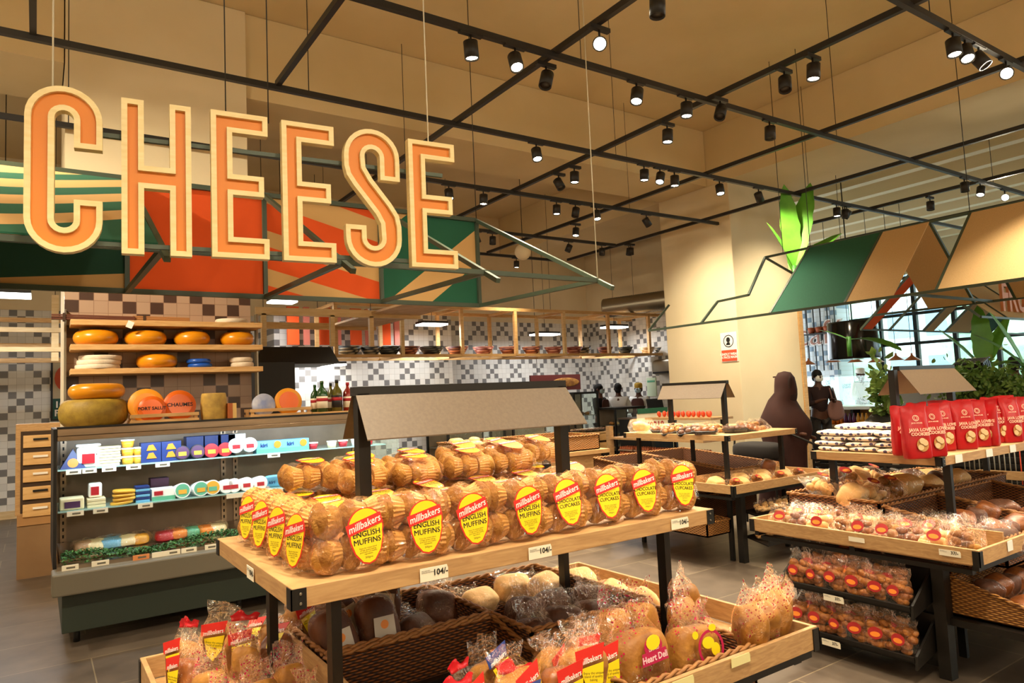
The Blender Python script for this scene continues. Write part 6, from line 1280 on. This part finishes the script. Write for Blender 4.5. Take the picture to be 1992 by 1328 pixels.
A=lambda p: math.atan2(-p[0],-p[1])*-1  # facing the camera from p
def face(x,y,off=0): return math.atan2(-x,y)*1.0+R(off)
person('bakery worker with dark beard-like hair and pale blue mask, dark apron, left of three',(9.77,11.2,0),face(9,10.9,60),1.66,top=blk,apr=apron,maskc=mask)
person('bakery worker in a white shirt seen from behind, middle of three',(10.3,11.2,0),face(9.6,10.4,175),1.66,top=shirtw)
person('bakery worker with yellow headband, mask and brown apron, right of three',(10.9,11.2,0),face(10.2,10.4,-15),1.64,top=shirtw,apr=apron,maskc=mask,cap=mat('headband_yellow','c9a23a',.7))
p=ux(1592,760,11.6); person('masked shopper in dark clothes with a mauve bag at the café entrance',(p.x,p.y,0),face(p.x,p.y,25),1.72,top=mat('jumper_maroon','2e1714',.9),legs=mat('trousers_grey','2e2622',.9),maskc=white,hands=((-.10,-.26,1.16),(.12,-.26,1.16)),bag=True)
p=ux(1651,745,15.3); person('café cook in white with a white cap, behind the glass case',(p.x,p.y-.3,0),face(p.x,p.y,30),1.75,top=shirtw,cap=white)
p=ux(1923,712,11.8); person('shopper of whom only the dark hair shows, before the banana plant',(12.4,p.y*12.4/11.8-.35,0),face(p.x,p.y,180),1.76,top=mat('top_grey','8f9aa6',.8))
p=ux(1985,712,11.8); person('shopper at the right picture edge, only dark hair showing',(12.4,p.y*12.4/11.8-.35,0),face(p.x,p.y,170),1.76,top=blk)
# veiled woman
wx,wy=6.75,4.78
p=ray(1523,800); k=6.9/p.x; wx,wy=6.9,p.y*k
wm=thing('person','woman in a long brown cloak and dark face veil walking right beside the pillar','person',(wx,wy,0)); wm.rotation_euler=(0,0,face(wx,wy,62)); W[wm]=Vector((0,0,0))
skinm('body',[((0,0,.92),(.13,.1)),((0,0,1.28),(.14,.1)),((0,0,1.42),.05),((0,-.01,1.53),(.07,.085)),((0,0,1.59),(.062,.075)),((-.11,0,1.30),.045),((-.13,-.04,1.05),.04),((-.10,-.20,1.0),.025),((-.08,-.30,.98),.02),((.11,0,1.30),.045),((.13,-.04,1.05),.04),((.10,-.22,.95),.025),((.08,-.32,.93),.02),((-.09,0,.5),.06),((-.09,-.1,.06),.04),((.09,0,.5),.06),((.09,.1,.06),.04)],[(0,1),(1,2),(2,3),(3,4),(1,5),(5,6),(6,7),(7,8),(1,9),(9,10),(10,11),(11,12),(0,13),(13,14),(0,15),(15,16)],skin,wm)
m=M(); pr=[(.02,.33,.36),(.25,.31,.34),(.55,.28,.31),(.85,.26,.30),(1.02,.27,.34),(1.12,.275,.33),(1.25,.25,.25),(1.36,.19,.18),(1.44,.13,.14),(1.52,.115,.135),(1.60,.10,.125),(1.66,.06,.08),(1.675,.01,.01)]
vs=[];n=36
for z,rx,ry in pr:
    for k in range(n):
        a=2*math.pi*k/n; fz=1+.05*math.sin(a*5+z*3)*(1 if z<1.2 else .2); q_=.88 if z>1.4 else (.80 if z>.9 else .74); x=rx*q_*fz*math.cos(a); y=ry*q_*(1+max(0,.9-z)*.3)*fz*math.sin(a)-(.05 if z>1.4 else 0)+ (.05 if z<.6 else 0)
        if .95<z<1.2 and y<0: y*=1.12
        vs.append((x,y,z))
m.add(vs,[(i*n+k,i*n+(k+1)%n,(i+1)*n+(k+1)%n,(i+1)*n+k) for i in range(len(pr)-1) for k in range(n)],0,True); m.build('cloak',robe,wm)
M().sell(.085,.04,.16,C=(0,-.125,1.47),e1=.8,amp=.01).build('face_veil',mat('veil_dark','2a1510',.9),wm)
M().bar((0,.0,1.62),(0,.085,1.615),.02,.015).build('veil_knot',robe,wm)
# shopping trolley handle beside her
t=thing('shopping_trolley','black shopping trolley partly hidden beside the veiled woman','trolley',(6.5,4.95,0)); 
M().tube([(6.45,5.2,.62),(6.5,5.2,.95),(6.62,5.05,1.05),(6.72,4.7,1.02),(6.75,4.35,.88)],.012,8).build('handle',black,t); M().sell(.16,.28,.10,C=(6.5,4.9,.82),e1=.5,e2=.6).build('basket_seat',blk,t)
for y in (4.7,5.1): M().tube([(6.5,y,.75),(6.5,y,.04)],.012,6).build('leg',black,t)
# warm globes added out of view as fill light for ceiling and hall
for i,(x,y,z,e) in enumerate(((-2.5,-2.5,3.3,48),(2.5,-3,3.3,55),(7.,-3,3.3,50),(12,-2.5,3.3,45),(-3.5,3,3.3,42),(-3.5,8,3.3,40))):
    t=thing('fill_globe','added opal globe for fill light, out of view, '+['behind left','behind the camera','behind right','far behind right','far left','far left beyond the case'][i],'lamp',(x,y,z),'added fill globes'); M().sell(.18,.18,.18,C=(x,y,z+.05)).build('globe',mat('opal',(1,.88,.7),.4,emit=3),t); M().tube([(x,y,z+.2),(x,y,ZC)],.008,6).build('cord',track,t)
    l=bpy.data.lights.new('fill_globe_light','POINT'); l.energy=e; l.color=(1,.88,.7); l.shadow_soft_size=.2; lo=bpy.data.objects.new('fill_globe_light',l); COL.objects.link(lo); lo.parent=t; lo.location=(0,0,-.32)
